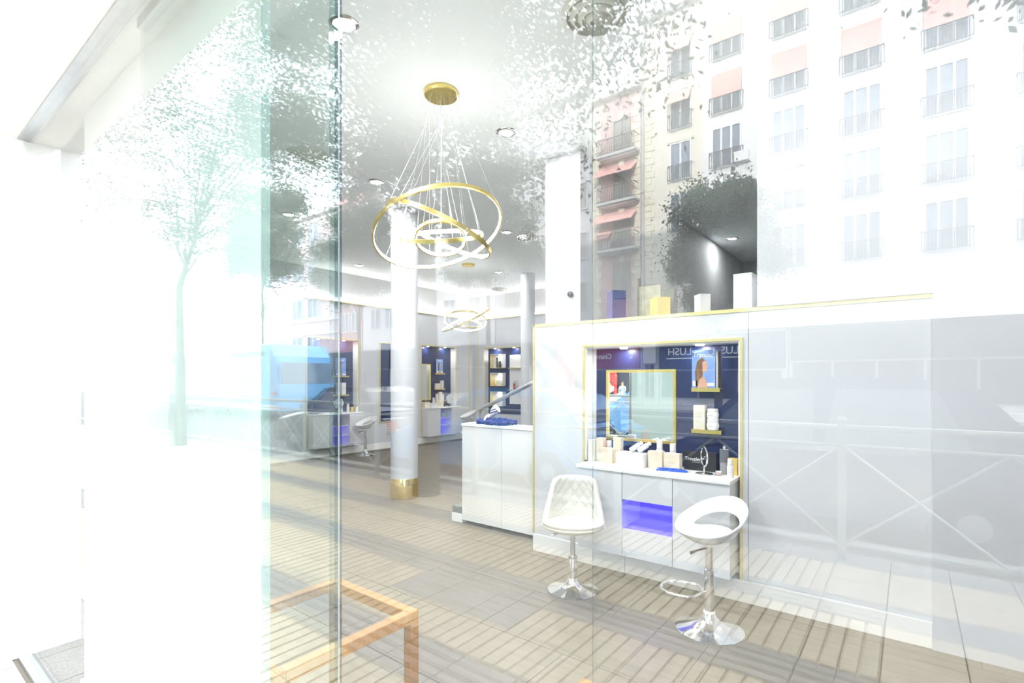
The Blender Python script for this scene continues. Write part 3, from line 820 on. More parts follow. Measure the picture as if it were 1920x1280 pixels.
# niche 2 things
framed_mirror('tall gold-framed mirror in the niche beyond the column', (XN, 8.26, 1.00), R, .42, .87)
magazine('portrait magazine on the top shelf beyond the column', (XN + .05, 8.84, 1.655), R, .22, .34)
lshelf('gold top shelf beyond the column', 8.76, 1.65, .34)
lshelf('gold middle shelf beyond the column', 8.76, 1.27, .34)
lshelf('gold lowest shelf beyond the column', 8.76, .98, .34)
carton('squat cream box on the middle shelf beyond the column', (XN + .05, 8.88, 1.27), (.15, .06, .13), 'cream_card_light', R)
carton('upright cream box on the middle shelf beyond the column', (XN + .05, 9.02, 1.27), (.08, .06, .20), 'cream_card_light', R)
carton('narrow white box on the lowest shelf beyond the column', (XN + .05, 8.85, .98), (.05, .05, .17), 'white_card', R)
carton('wide cream box on the lowest shelf beyond the column', (XN + .05, 8.96, .98), (.10, .06, .21), 'cream_card_light', R)
bottle('slim white bottle on the lowest shelf beyond the column', (XN + .05, 9.06, .98), .025, .16)
carton('pale box on the worktop beneath the far mirror', (XL + .02, 8.36, Z), (.16, .12, .13), 'cream_card_light', R)
carton('black compact lying on the pale box beneath far mirror', (XL + .02, 8.38, Z + .1325), (.15, .10, .02), 'black_print', R, text_lines=0, name='makeup_compact')
carton('marbled carton on the worktop beneath the far mirror', (XL + .06, 8.55, Z), (.20, .10, .10), 'marble', R, text_lines=0)
carton('cream carton right of the far marbled carton', (XL + .03, 8.78, Z), (.22, .10, .15), 'cream_card', R)
bottle('white bottle behind the far cream carton', (XL - .05, 8.68, Z), .03, .22)
bottle('dark bottle beside the far round mirror', (XL + .03, 8.95, Z), .025, .14, 'black_print', 'black')
bottle('white bottle right of the far round mirror', (XL + .03, 9.27, Z), .03, .17)
bottle('second white bottle at the far worktop end', (XL + .03, 9.34, Z), .025, .12)
t = thing('table_mirror', 'round chrome mirror on the far worktop beyond the column', 'mirror', (XL + .08, 9.10, Z), 1.3)
MB().lathe([(0.06, 0), (0.06, .006), (.01, .016)], 24).build('foot', 'chrome', t)
MB().tube([(0, 0, .012), (0, 0, .08)], .007, 10).build('stem', 'chrome', t)
MB().tube([(.095 * math.cos(2 * PI * k / 32), 0, .18 + .105 * math.sin(2 * PI * k / 32)) for k in range(32)], .01, 8, closed=True).build('rim', 'chrome', t)
MB().prism([(.09 * math.cos(2 * PI * k / 32), .18 + .10 * math.sin(2 * PI * k / 32)) for k in range(32)], 1, -.003, .003).build('mirror_glass', 'mirror', t)
# compartments
carton('white carton on violet compartment upper shelf beyond the column', (XL - .03, 8.80, .595), (.12, .06, .10), 'white_card', R)
carton('cream carton on violet compartment upper shelf beyond the column', (XL - .03, 8.97, .595), (.12, .06, .08), 'cream_card_light', R)
bottle('white bottle on violet compartment middle shelf beyond the column', (XL - .03, 8.83, .405), .035, .13)
# back niche
t = niche('niche_lining', 'navy display niche on the back wall', (N3[0], YB, 0), 0, N3[1] - N3[0], N3[2], N3[3], .18, N3[2], .02)
BX = YB + .166
def cubby(label, x0, x1, z0, z1):
    t = thing('lit_display_box', label, 'display box', (0, 0, 0))
    MB().box(x0, BX - .13, z0, x1, BX - .001, z0 + .012).build('base', 'gold_pale', t)
    MB().box(x0, BX - .13, z1 - .012, x1, BX - .001, z1).build('top', 'cubby_white', t)
    MB().box(x0, BX - .13, z0 + .012, x0 + .012, BX - .001, z1 - .012).build('side', 'gold_pale', t)
    MB().box(x1 - .012, BX - .13, z0 + .012, x1, BX - .001, z1 - .012).build('side', 'cubby_white', t)
    MB().box(x0 + .012, BX - .012, z0 + .012, x1 - .012, BX - .001, z1 - .012).build('back', 'cubby_white', t)
    MB().lathe([(.02, 0), (.02, .006)], 16, ((x0 + x1) / 2 + .06, BX - .07, z1 - .0185)).build('spotlight', 'lamp_lens', t)
    area_light('spot_lamp', t, ((x0 + x1) / 2 + .06, BX - .07, z1 - .022), .04, 1.2, (1, .94, .82))
cubby('top lit display box in back niche', -8.53, -8.12, 1.785, 2.145)
cubby('middle lit display box in back niche', -8.53, -8.12, 1.325, 1.665)
cubby('lowest lit display box in back niche', -8.53, -8.12, .82, 1.19)
bottle('dark bottle in the top lit display box', (-8.26, BX - .06, 1.797), .035, .17, 'black_print', 'black')
bottle('black tall flask left in the top lit display box', (-8.36, BX - .05, 1.797), .03, .26, 'dark_olive', 'black')
bottle('gold bottle in the middle lit display box', (-8.42, BX - .06, 1.337), .03, .16, 'gold_foil', 'gold_foil')
carton('white carton in the middle lit display box', (-8.29, BX - .06, 1.337), (.11, .06, .14), 'white_card')
bottle('gold flask at the right of the middle lit display box', (-8.17, BX - .06, 1.337), .024, .15, 'gold_foil', 'gold_foil')
carton('tall white carton in the lowest lit display box', (-8.30, BX - .06, .832), (.14, .06, .22), 'white_card')
t = thing('display_board', 'white display board with two gold ledges in back niche', 'board', (0, 0, 0))
MB().box(-7.98, BX - .02, .885, -7.59, BX - .001, 2.115).build('board', 'white_card', t)
for z in (1.77, 1.225):
    MB().box(-7.97, BX - .10, z, -7.60, BX - .02, z + .02).build('ledge', 'gold_pale', t)
carton('white and red tube on the lower gold ledge', (-7.84, BX - .06, 1.245), (.06, .04, .22), 'white_card')
carton('red printed slim box on the lower gold ledge', (-7.80, BX - .075, 1.245), (.03, .02, .16), 'lamp_red', text_lines=0)
bottle('silver slim bottle on the lower gold ledge', (-7.74, BX - .06, 1.245), .022, .24, 'chrome', 'chrome')
# wall air grilles
def wall_grille(label, loc, rotz, w=.12, h=.26):
    t = thing('wall_grille', label, 'grille', loc, rotz)
    MB().box(0, -.012, 0, w, 0, h).build('plate', 'grille_grey', t)
    for k in range(5):
        MB().box(.012, -.016, .02 + k * (h - .04) / 5, w - .012, -.012, .02 + k * (h - .04) / 5 + .018).build('slat', 'vent_grey', t)
wall_grille('small grey wall grille low down left of the round column', (XL, 7.24, .30), R, .14, .30)
wall_grille('small grey wall grille low down beside the room corner', (XL, 9.91, .42), R, .10, .16)
copy_thing(s2, (-8.53, 6.30, 0), math.radians(88), 'white bowl bar stool left of the round column')
copy_thing(s2, (-8.42, 9.16, 0), math.radians(60), 'white bowl bar stool partly hidden by the reception counter')

# ============================================================ LIGHT FITTINGS
def chandelier(label, canopy, rings, wires=4, band=.03, cr=.125):
    t = thing('ring_chandelier', label, 'chandelier', (0, 0, 0))
    cx, cy = canopy
    MB().lathe([(0, 0), (cr * .96, 0), (cr, .006), (cr, .034), (cr * .98, .038)], 40, (cx, cy, HC - .038)).build('canopy', 'gold', t)
    n_w = len(rings) * wires
    knob = MB()
    for k in range(12):
        a = 2 * PI * (k // 4) / 3 + .5; r = cr * (.2 + .2 * (k % 4))
        knob.lathe([(.004, 0), (.004, .012)], 8, (cx + r * math.cos(a), cy + r * math.sin(a), HC - .05))
    knob.build('cable_grips', 'chrome', t)
    MB().tube([(cx, cy, HC - .04), (cx, cy, rings[0][0][2] + .02)], .003, 6).build('power_cable', 'wire', t)
    w = 0
    for ctr, nrm, Rr in rings:
        ctr = Vector(ctr); n = Vector(nrm).normalized()
        e1 = n.cross(Vector((0, 0, 1))).normalized(); e2 = n.cross(e1)
        N = 72
        def loop(r, h):
            return [ctr + (e1 * math.cos(2 * PI * k / N) + e2 * math.sin(2 * PI * k / N)) * r + n * h for k in range(N)]
        hb = band / 2
        loops = [loop(Rr - .012, hb), loop(Rr, hb), loop(Rr, -hb), loop(Rr - .012, -hb)]
        m = MB(); vs = [v for l in loops for v in l]; fs = []
        for q in range(3):
            for k in range(N):
                j = (k + 1) % N
                fs.append((q * N + k, q * N + j, (q + 1) * N + j, (q + 1) * N + k))
        m.add(vs, fs, True).build('ring_housing', 'gold', t)
        lo = [loop(Rr - .012, hb * .98), loop(Rr - .0165, hb * .5), loop(Rr - .0165, -hb * .5), loop(Rr - .012, -hb * .98)]
        m = MB(); vs = [v for l in lo for v in l]
        m.add(vs, fs, True).build('led_diffuser', 'led', t)
        for k in range(wires):
            a = 2 * PI * (k + .3) / wires
            p = ctr + (e1 * math.cos(a) + e2 * math.sin(a)) * (Rr - .004) + n * hb
            g = 2 * PI * w / n_w; w += 1
            MB().tube([p, (cx + cr * .75 * math.cos(g), cy + cr * .75 * math.sin(g), HC - .04)], .0007, 5).build('suspension_wire', 'wire', t)
    return t
chandelier('large gold chandelier of four tilted lit rings near the glass', (-2.776, 2.73),
           [((-2.792, 2.718, 2.613), (-.394, .074, .916), .491), ((-2.785, 2.722, 2.613), (.294, .266, .918), .419),
            ((-2.778, 2.728, 2.551), (-.315, .309, .897), .193), ((-2.773, 2.732, 2.573), (.206, -.324, .923), .311)])
chandelier('far gold chandelier of tilted lit rings by the back corner', (-6.526, 7.122),
           [((-6.541, 7.066, 2.581), (-.211, .296, .931), .397), ((-6.541, 7.066, 2.611), (-.182, -.446, .877), .486), ((-6.486, 7.108, 2.541), (.386, -.177, .905), .238)])
def downlight(label, x, y, r=.085, power=1.0):
    t = thing('recessed_downlight', label, 'downlight', (x, y, HC), 0, 'recessed ceiling downlights')
    MB().lathe([(r * .72, -.002), (r * .78, -.010), (r * 1.0, -.008), (r * 1.08, -.0005)], 40).build('trim_ring', 'chrome', t)
    MB().lathe([(0, -.006), (r * .70, -.005), (r * .72, -.002)], 32).build('lens', 'lamp_lens', t)
    area_light('downlight_lamp', t, (0, 0, -.014), r * 1.3, DOWNLIGHT_W * power, (.97, .985, 1))
for lab, x, y in (('recessed downlight cut by the glass edge at the top of the view', -2.712, 1.85),
                  ('recessed downlight right of the near chandelier canopy', -2.783, 3.524),
                  ('recessed downlight left of and above the near chandelier rings', -4.606, 3.544),
                  ('recessed downlight left of the glass edge, beyond the near air diffuser', -6.418, 3.546),
                  ('recessed downlight just right of the near chandelier rings', -4.663, 5.917),
                  ('recessed downlight above the ledge at the right of the pier', -2.147, 8.29),
                  ('recessed downlight above the left wall near the glass edge', -8.217, 5.931),
                  ('recessed downlight farthest off, by the left back corner', -8.352, 8.064),
                  ('recessed downlight right of the far chandelier', -6.538, 8.02),
                  ('added downlight over the window display, unseen above the frame', -0.95, 1.85),  # this and the next: lamps added out of view to brighten the dressing wall
                  ('added downlight over the window, unseen farthest right above the frame', 0.85, 1.85),
                  ('added downlight in the back room, hidden by the tall white wall', -0.35, 5.9),  # last two: hidden lamps added to lift the dim space behind the partition
                  ('added downlight deepest in the back room, hidden behind the tall wall', 0.6, 7.6)):
    downlight(lab, x, y, power=0.15 if y > 8.2 else (0.15 if x < -8 else (0.45 if x < -6 else (0.8 if (x > -2 and y < 3) else (0.4 if x > -2 else 1.0)))))
def diffuser(label, x, y, r, rings=4):
    t = thing('air_diffuser', label, 'vent', (x, y, HC), 0, 'round ceiling air diffusers')
    MB().lathe([(0, -.004), (r * .9, -.003)], 40).build('throat', 'vent_dark', t)
    for k in range(rings):
        ro = r * (1 - k * .23); ri = ro - r * .15
        MB().lathe([(ri, -.008 - .012 * k), (ri + .004, -.030 - .012 * k), (ro, -.012 - .010 * k), (ro + .002, -.002)][::-1] + [(ri, -.008 - .012 * k)], 48).build('cone_ring', 'vent_grey', t)
    MB().lathe([(0, -.055), (r * .10, -.052), (r * .13, -.03)], 24).build('centre_disc', 'vent_grey', t)
diffuser('large round ceiling air diffuser at the top centre', -1.453, 2.69, .20)
diffuser('round ceiling air diffuser at the left of the glass edge', -4.561, 2.718, .19)
diffuser('small far round ceiling air diffuser near the back wall', -7.711, 9.498, .19, 3)
diffuser('dark-edged ceiling air diffuser beside the square pier', -4.561, 6.279, .16, 3)
# warm cove light behind the cornice strips
cv = thing('cove_light', 'hidden warm light strip along the cornice of the left and back walls', 'light strip', (0, 0, 0))
MB().box(XL + .005, 5.4, 3.062, XL + .025, YB - .05, 3.07).build('strip', 'led', cv)
MB().box(XL + .05, YB - .025, 3.062, -2.7, YB - .005, 3.07).build('strip', 'led', cv)
area_light('cove_lamp', cv, (XL + .06, 7.75, 3.08), .05, COVE_W, (1, .90, .80), None, 4.6)
area_light('cove_lamp', cv, (-5.8, YB - .06, 3.08), 6.2, COVE_W * 1.3, (1, .90, .80), None, .05)

# ============================================================ DISPLAY STANDS IN THE WINDOW
def stand(label, x0, y0, w, d, h, b=.042):
    t = thing('display_stand', label, 'stand', (x0, y0, 0), 0, 'oak window display stands')
    for x in (0, w - b):
        for y in (0, d - b):
            MB().box(x, y, 0, x + b, y + b, h - b).build('leg', 'wood', t, .003)
    MB().box(0, 0, h - b, w, b, h).build('top_rail', 'wood_pale', t, .003)
    MB().box(0, d - b, h - b, w, d, h).build('top_rail', 'wood_pale', t, .003)
    MB().box(0, b, h - b, b, d - b, h).build('top_rail', 'wood_pale', t, .003)
    MB().box(w - b, b, h - b, w, d - b, h).build('top_rail', 'wood_pale', t, .003)
stand('open cube-shaped oak frame stand at the lower left behind the glass', -2.07, .79, .55, .585, .60)
stand('second oak frame stand just peeking in at the bottom edge', -.78, .79, .55, .575, .60)

# ============================================================ THE STREET BEHIND THE VIEWER (seen reflected in the glass)
pav = struct(MB().box(-70, -4.35, -0.2, 30, YG - 0.06, -0.022).build('pavement', 'slab_joint'), 'striped paving in front of the shop')
TS = 0.3585
def slab_mesh(name, m, along_x):
    b = MB(); n = 4; g = 0.017
    b.box(.004, .004, -.03, TS - .004, TS - .004, -.018)
    for k in range(n):
        a0 = .004 + k * (TS - .008) / n + g / 2; a1 = .004 + (k + 1) * (TS - .008) / n - g / 2
        if along_x: b.box(.005, a0, -.018, TS - .005, a1, 0)
        else: b.box(a0, .005, -.018, a1, TS - .005, 0)
    b.f = [f for i, f in enumerate(b.f) if i % 6 != 0]; b.sm = [False] * len(b.f)
    return b.mesh(name, m)
slab_l = slab_mesh('paving_slab', 'slab_light', False)
slab_d = slab_mesh('paving_slab_dark', 'slab_dark', True)
flat_b = MB().box(.004, .004, -.03, TS - .004, TS - .004, 0); slab_f = flat_b.mesh('paving_slab_flat', 'slab_dark')
rest_l, rest_d = MB(), MB()
nsl = 0
for k in range(13):
    yv = 0.645 + TS * k                       # distance band mirrored behind the glass
    yr = 2 * YG - yv - TS
    dark = k % 3 == 0
    xa, xb = -1.99 * (yv + TS) - .4, -0.2 * yv + 0.35
    for i in range(-60, 24):
        x = i * TS - .12
        patch = k == 5 and -3.2 < x < -2.2
        if xa < x < xb and nsl < 290:
            o = link_mesh('paving_slab', slab_f if patch else (slab_d if dark else slab_l), pav, (x, yr, random.uniform(-.002, .002)))
            nsl += 1
        elif -22 < x < 9:
            (rest_d if dark else rest_l).box(x + .004, yr + .004, -.03, x + TS - .004, yr + TS - .004, -.001)
for b, m in ((rest_l, 'slab_light'), (rest_d, 'slab_dark')):
    o = b.build('paving_slabs_outside_view', m, pav); o['kind'] = 'stuff'
kb = struct(MB().box(-70, -4.55, -.2, 30, -4.36, .0).build('kerb', 'kerb_stone'), 'stone kerb along the street')
struct(MB().box(-90, -24, -.3, 60, -4.55, -.13).build('road', 'asphalt'), 'grey asphalt road')
struct(MB().box(-90, -29.8, -.3, 60, -24, .0).build('far_pavement', 'kerb_stone'), 'pavement across the street')

# ---- railing
rl = thing('pedestrian_railing', 'grey kerbside railing with crossed bars reflected across the floor', 'railing', (0, 0, 0))
YRL = -3.9
px = [-14.8, -12.75, -10.7, -8.65, -6.6, -4.55, -2.5, -.45, 1.6]
for x in px:
    MB().box(x - .03, YRL - .03, -.02, x + .03, YRL + .03, 1.14).lathe([(.034, 1.14), (.04, 1.165), (.02, 1.19), (0, 1.195)], 12, (x, YRL, 0)).build('post', 'rail_grey', rl)
for a, b in zip(px[:-1], px[1:]):
    MB().tube([(a, YRL, 1.10), (b, YRL, 1.10)], .025, 8).build('top_rail', 'rail_grey', rl)
    MB().tube([(a, YRL, .95), (b, YRL, .95)], .014, 8).build('mid_rail', 'rail_grey', rl)
    MB().tube([(a, YRL, .12), (b, YRL, .12)], .018, 8).build('bottom_rail', 'rail_grey', rl)
    m_ = (a + b) / 2
    for p, q in (((a, .12), (m_, .95)), ((m_, .95), (b, .12)), ((a, .95), (m_, .12)), ((m_, .12), (b, .95))):
        MB().tube([(p[0], YRL, p[1]), (q[0], YRL, q[1])], .011, 6).build('cross_bar', 'rail_grey', rl)

# ---- trees
def tree(label, base, height, crown_c, crown_r, n_leaf, leaf, seed, m='leaf', clusters=70, group='street trees', trunk_r=.15):
    rg = np.random.default_rng(seed)
    t = thing('street_tree', label, 'tree', base, 0, group)
    cc = np.array(crown_c); cr = np.array(crown_r)
    d = rg.normal(size=(clusters, 3)); d /= np.linalg.norm(d, axis=1)[:, None]
    rad = rg.random(clusters) ** .45
    ctr = cc + d * rad[:, None] * cr
    fork = height * .42
    tb = MB()
    tb.tube([(0, 0, -.05), (.02, .01, fork * .5), (.0, .03, fork), (cc[0] * .5, cc[1] * .5, (fork + cc[2]) / 2), tuple(cc)],
            [trunk_r * 1.25, trunk_r, trunk_r * .85, trunk_r * .5, trunk_r * .2], 10)
    tb.build('trunk', 'bark', t)
    br = MB()
    for c in ctr[:26]:
        s0 = Vector((0, 0.03, fork)).lerp(Vector(cc), float(rg.random()) * .7)
        mid = s0.lerp(Vector(c), .5) + Vector((0, 0, .25))
        br.tube([s0, mid, Vector(c)], [.03, .018, .006], 6)
    br.build('branches', 'bark', t)
    k = rg.integers(0, clusters, n_leaf)
    sz = .30 + .55 * rg.random(clusters)
    p = ctr[k] + rg.normal(size=(n_leaf, 3)) * (sz[k])[:, None] * (cr.mean() / 3.2) * .62
    a = rg.normal(size=(n_leaf, 3)); a /= np.linalg.norm(a, axis=1)[:, None]
    b = np.cross(a, rg.normal(size=(n_leaf, 3))); b /= np.linalg.norm(b, axis=1)[:, None]
    L = leaf * (.7 + .6 * rg.random(n_leaf))[:, None]
    v = np.stack([p - a * L, p + b * L * .45, p + a * L, p - b * L * .45], 1).reshape(-1, 3)
    me = bpy.data.meshes.new('foliage')
    me.vertices.add(len(v)); me.vertices.foreach_set('co', v.ravel())
    me.loops.add(n_leaf * 4); me.loops.foreach_set('vertex_index', np.arange(n_leaf * 4))
    me.polygons.add(n_leaf); me.polygons.foreach_set('loop_start', np.arange(n_leaf) * 4)
    me.update(calc_edges=True)
    me.materials.append(MATS[m])
    o = link_mesh('foliage', me, t); o['kind'] = 'stuff'
    return t
tree('kerbside tree whose leafy crown spreads across the reflected ceiling', (-5.0, -3.45, 0), 8.5, (-1.0, -.8, 6.7), (3.7, 2.4, 2.9), 85000, .042, 1, clusters=85)
tree('kerbside tree with leaf sprays at the top right of the reflection', (1.4, -3.45, 0), 8, (.2, -.6, 6.6), (2.4, 1.8, 2.2), 20000, .045, 2, clusters=45)
tree('kerbside tree reflected at the far left above the bus', (-13.2, -3.45, 0), 8.5, (0, -.8, 6.8), (3.8, 2.2, 2.9), 30000, .042, 3, clusters=60)
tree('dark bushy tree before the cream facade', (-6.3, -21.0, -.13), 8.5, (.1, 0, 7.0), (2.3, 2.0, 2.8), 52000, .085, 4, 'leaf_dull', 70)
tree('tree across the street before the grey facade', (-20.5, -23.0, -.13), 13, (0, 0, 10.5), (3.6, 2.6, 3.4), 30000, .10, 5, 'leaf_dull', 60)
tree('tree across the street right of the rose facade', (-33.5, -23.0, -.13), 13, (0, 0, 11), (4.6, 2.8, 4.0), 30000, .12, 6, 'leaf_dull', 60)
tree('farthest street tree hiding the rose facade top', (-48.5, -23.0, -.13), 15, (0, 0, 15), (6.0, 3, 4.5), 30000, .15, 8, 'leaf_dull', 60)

# ---- facades across the street
YF = -29.8
wcache = {}
def win_part(parent, x0, x1, z0, z1, frame='letter_white', pane='pane_sky_tint', mull=1):
    """recess-free window: frame part with pane sub-part"""
    key = (round(x1 - x0, 2), round(z1 - z0, 2), frame, pane, mull)
    if key not in wcache:
        w, h = x1 - x0, z1 - z0; f = .09
        fb = MB().box(0, 0, 0, f, .10, h).box(w - f, 0, 0, w, .10, h).box(f, 0, 0, w - f, .10, f).box(f, 0, h - f, w - f, .10, h)
        for k in range(mull):
            c = w * (k + 1) / (mull + 1); fb.box(c - .05, 0, f, c + .05, .10, h - f)
        wcache[key] = (fb.mesh('window', frame), MB().box(f, .0, f, w - f, .03, h - f).mesh('pane', pane))
    a, b = wcache[key]
    o = link_mesh('window', a, parent, (x0, YF, z0))
    link_mesh('pane', b, o)
    return o
def balcony(parent, x0, x1, z, depth=.7, h=1.0, slab=True, m='iron', bar=.13):
    if slab:
        MB().box(x0 - .15, YF, z - .16, x1 + .15, YF + depth, z).box(x0 - .05, YF, z - .26, x1 + .05, YF + depth * .8, z - .16).build('balcony_slab', 'facade_grey', parent)
    y = YF + depth - .06
    r = MB()
    r.box(x0 - .1, y, z + h - .04, x1 + .1, y + .04, z + h).box(x0 - .1, y, z + .06, x1 + .1, y + .03, z + .09)
    x = x0 - .1
    while x < x1 + .1:
        r.box(x, y, z, x + .028, y + .028, z + h); x += bar
    for xs in (x0 - .1, x1 + .07):
        r.box(xs, YF, z + h - .04, xs + .03, y, z + h)
    r.build('balcony_railing', m, parent)
def facade(label, x0, x1, z1, m, y_out=0.0):
    t = thing('apartment_building', label, 'building', (0, 0, 0), 0, 'buildings across the street')
    MB().box(x0, YF - 8, 4.3, x1, YF + y_out, z1).build('wall', m, t)
    MB().box(x0 - .05, YF - 8, z1, x1 + .05, YF + y_out + .5, z1 + .35).build('cornice', 'facade_white', t)
    return t
# cream building
cb = facade('cream apartment house with railed french windows, right of the pink one', -13.4, 12, 24, 'facade_cream')
MB().box(-9.6, YF, 4.3, 12, YF + .35, 24).build('projecting_bay', 'facade_white', cb)
MB().tube([(-13.38, YF + .12, 4.3), (-13.38, YF + .12, 24)], .09, 8).build('drainpipe', 'facade_grey', cb)
for zt in (9.7, 12.8, 15.9, 19.0, 22.1):
    win_part(cb, -11.65, -10.33, zt - 2.35, zt)
    balcony(cb, -11.65, -10.33, zt - 2.35, .25, .95, False)
    MB().box(-11.8, YF, zt, -10.2, YF + .14, zt + .16).build('lintel', 'quoin', cb)
    if zt > 15: MB().prism([(YF + .05, zt), (YF + .7, zt - .9), (YF + .72, zt - .98), (YF + .05, zt - .12)], 0, -11.7, -10.3).build('awning', 'awning_red', cb) if zt > 18 else None
    for xa in (-9.06, -5.9, -2.7, .5, 3.7):
        w = win_part(cb, xa, xa + 1.63, zt - 2.35, zt, mull=2); w.location.y = YF + .355
        balcony(cb, xa, xa + 1.63, zt - 2.35, .6, .95, False)
        if zt > 18: MB().box(xa, YF + .36, zt - 1.35, xa + 1.63, YF + .46, zt - .05).build('blind', 'awning_red', cb)
ac = MB().box(-7.75, YF + .36, 13.6, -7.0, YF + .72, 14.15).build('air_conditioner', 'facade_white', cb)
MB().lathe([(.2, 0), (.2, .02), (.06, .03)], 20).build('fan_grille', 'facade_grey', ac)
for k in range(44):
    z = 4.5 + k * .42
    w = .62 if k % 2 else .42
    MB().box(-13.25, YF, z, -13.25 + w, YF + .06, z + .39).build('quoin_block', 'quoin', cb)
# pink building
pb = facade('pink house with cream corner stones, iron balconies and red awnings', -16.95, -13.5, 20, 'facade_pink')
for k in range(36):
    z = 4.5 + k * .42
    w = .62 if k % 2 else .42
    MB().box(-16.95, YF, z, -16.95 + w, YF + .06, z + .39).build('quoin_block', 'quoin', pb)
    MB().box(-13.55 - w, YF, z, -13.55, YF + .06, z + .39).build('quoin_block', 'quoin', pb)
for zs in (6.8, 9.9, 13.0, 16.1):
    win_part(pb, -15.48, -14.27, zs, zs + 2.35, 'shutter', 'shutter', 1)
    MB().box(-15.05, YF, zs + 2.35, -14.7, YF + .1, zs + 2.75).build('keystone', 'quoin', pb)
    if zs > 7: balcony(pb, -16.2, -13.75, zs, .8, 1.0)
for zs in (12.45, 15.5):
    MB().prism([(YF, zs), (YF + .9, zs - .75), (YF + .9, zs - .82), (YF, zs - .1)], 0, -16.6, -13.8).build('awning', 'awning_red', pb)
MB().prism([(YF, 11.3), (YF + .6, 10.7), (YF + .6, 10.62), (YF, 11.2)], 0, -16.6, -15.6).build('awning', 'awning_red', pb)
ac = MB().box(-16.1, YF + .05, 9.95, -15.55, YF + .4, 10.6).build('air_conditioner', 'facade_white', pb)
# grey-white building
gb = facade('grey-white house left of the pink one, with dark shuttered windows', -25.5, -17.05, 21, 'facade_grey')
for zt in (8.2, 11.6, 15.0, 18.4):
    for xa in (-24.6, -22.3, -20.6, -18.6):
        win_part(gb, xa, xa + 1.25, zt - 1.9, zt, 'facade_grey', 'shutter', 0)
# red building behind the trees
rb = facade('red house mostly hidden by reflected leaves', -46.2, -42.4, 20, 'facade_red')
for zt in (8.2, 11.6, 15.0, 18.4):
    for xa in (-45.8, -44.1):
        win_part(rb, xa, xa + 1.4, zt - 2, zt)
wb2 = facade('white house between the red and the grey ones', -42.3, -25.6, 18, 'facade_white')
for zt in (8.2, 11.6, 15.0):
    for xa in (-41, -38.9, -36.8, -34, -31.2, -28.4):
        win_part(wb2, xa, xa + 1.5, zt - 2, zt)
# rose building with white window bands
ro = facade('rose house with white window bands at the far left', -75, -46.3, 19, 'facade_rose')
for zt in (6.2, 10.3, 14.4, 18.4):
    MB().box(-75, YF, zt - 2.6, -46.3, YF + .12, zt - 2.35).build('band', 'facade_white', ro)
    MB().box(-75, YF, zt + .1, -46.3, YF + .12, zt + .35).build('band', 'facade_white', ro)
    x = -64.5
    while x < -49:
        win_part(ro, x, x + 2.2, zt - 2.2, zt, mull=1); x += 3.1
# hidden buildings out to the far right and left of the row
# ---- shop fronts on the ground floor
def shopfront(label, x0, x1, sign_m, zs0=2.5, zs1=4.2, glass='shop_dark', wallm='facade_grey'):
    t = thing('shop_front', label, 'shop', (0, 0, 0), 0, 'shop fronts across the street')
    MB().box(x0, YF - 6, 0, x1, YF - .05, 4.3).build('wall', wallm, t)
    MB().box(x0 + .1, YF - .05, zs0, x1 - .1, YF + .18, zs1).build('sign_board', sign_m, t)
    n = max(2, int((x1 - x0) / 1.8))
    for k in range(n):
        a = x0 + .2 + (x1 - x0 - .4) * k / n; b = x0 + .2 + (x1 - x0 - .4) * (k + 1) / n - .12
        MB().box(a, YF - .05, .4, b, YF + .02, zs0 - .1).build('shop_pane', glass, t)
    return t
FR = (PI / 2, 0, PI)
sh = shopfront('navy shop front with white capital letters', -12.35, -5.2, 'sign_navy', 2.1, 4.1)
text_part('letters', 'LUSH', .62, 'letter_white', sh, (-11.0, YF + .2, 3.15), FR, .02, sx=1.0)
MB().box(-11.8, YF + .18, 2.74, -10.2, YF + .20, 2.79).build('letter_line', 'letter_white', sh)
text_part('letters', 'LUSH', .62, 'letter_white', sh, (-8.35, YF + .2, 3.15), FR, .02, sx=1.0)
MB().box(-9.2, YF + .18, 2.74, -7.5, YF + .20, 2.79).build('letter_line', 'letter_white', sh)
sh = shopfront('burgundy shop front with slim white lettering', -17.0, -13.5, 'sign_burgundy', 2.2, 3.6)
text_part('letters', 'Cremades', .46, 'letter_white', sh, (-15.5, YF + .2, 3.0), FR, .02, align='LEFT')
text_part('street_number', '68', .22, 'letter_white', sh, (-14.15, YF + .2, 3.2), FR, .02)
text_part('street_number', '66', .22, 'letter_white', sh, (-14.15, YF + .2, 2.9), FR, .02)
shopfront('grey stone doorway strip between the lettered shops', -13.45, -12.4, 'facade_grey')
sh = shopfront('red shop front with blue sign seen in the mirror', -22.0, -17.05, 'sign_navy', 2.9, 4.1)
MB().box(-19.6, YF + .02, .3, -18.4, YF + .22, 4.0).build('red_door_panel', 'sign_red', sh)
MB().box(-21.0, YF + .02, 1.9, -19.7, YF + .2, 2.3).build('blue_poster', 'blue_plastic', sh)
shopfront('dark plain shop front beyond the red one', -38, -22.05, 'shop_dark')
shopfront('long dark shop front at the far left', -75, -38.05, 'shop_dark')
shopfront('dark shop front right of the navy one', -5.15, 12, 'shop_dark')

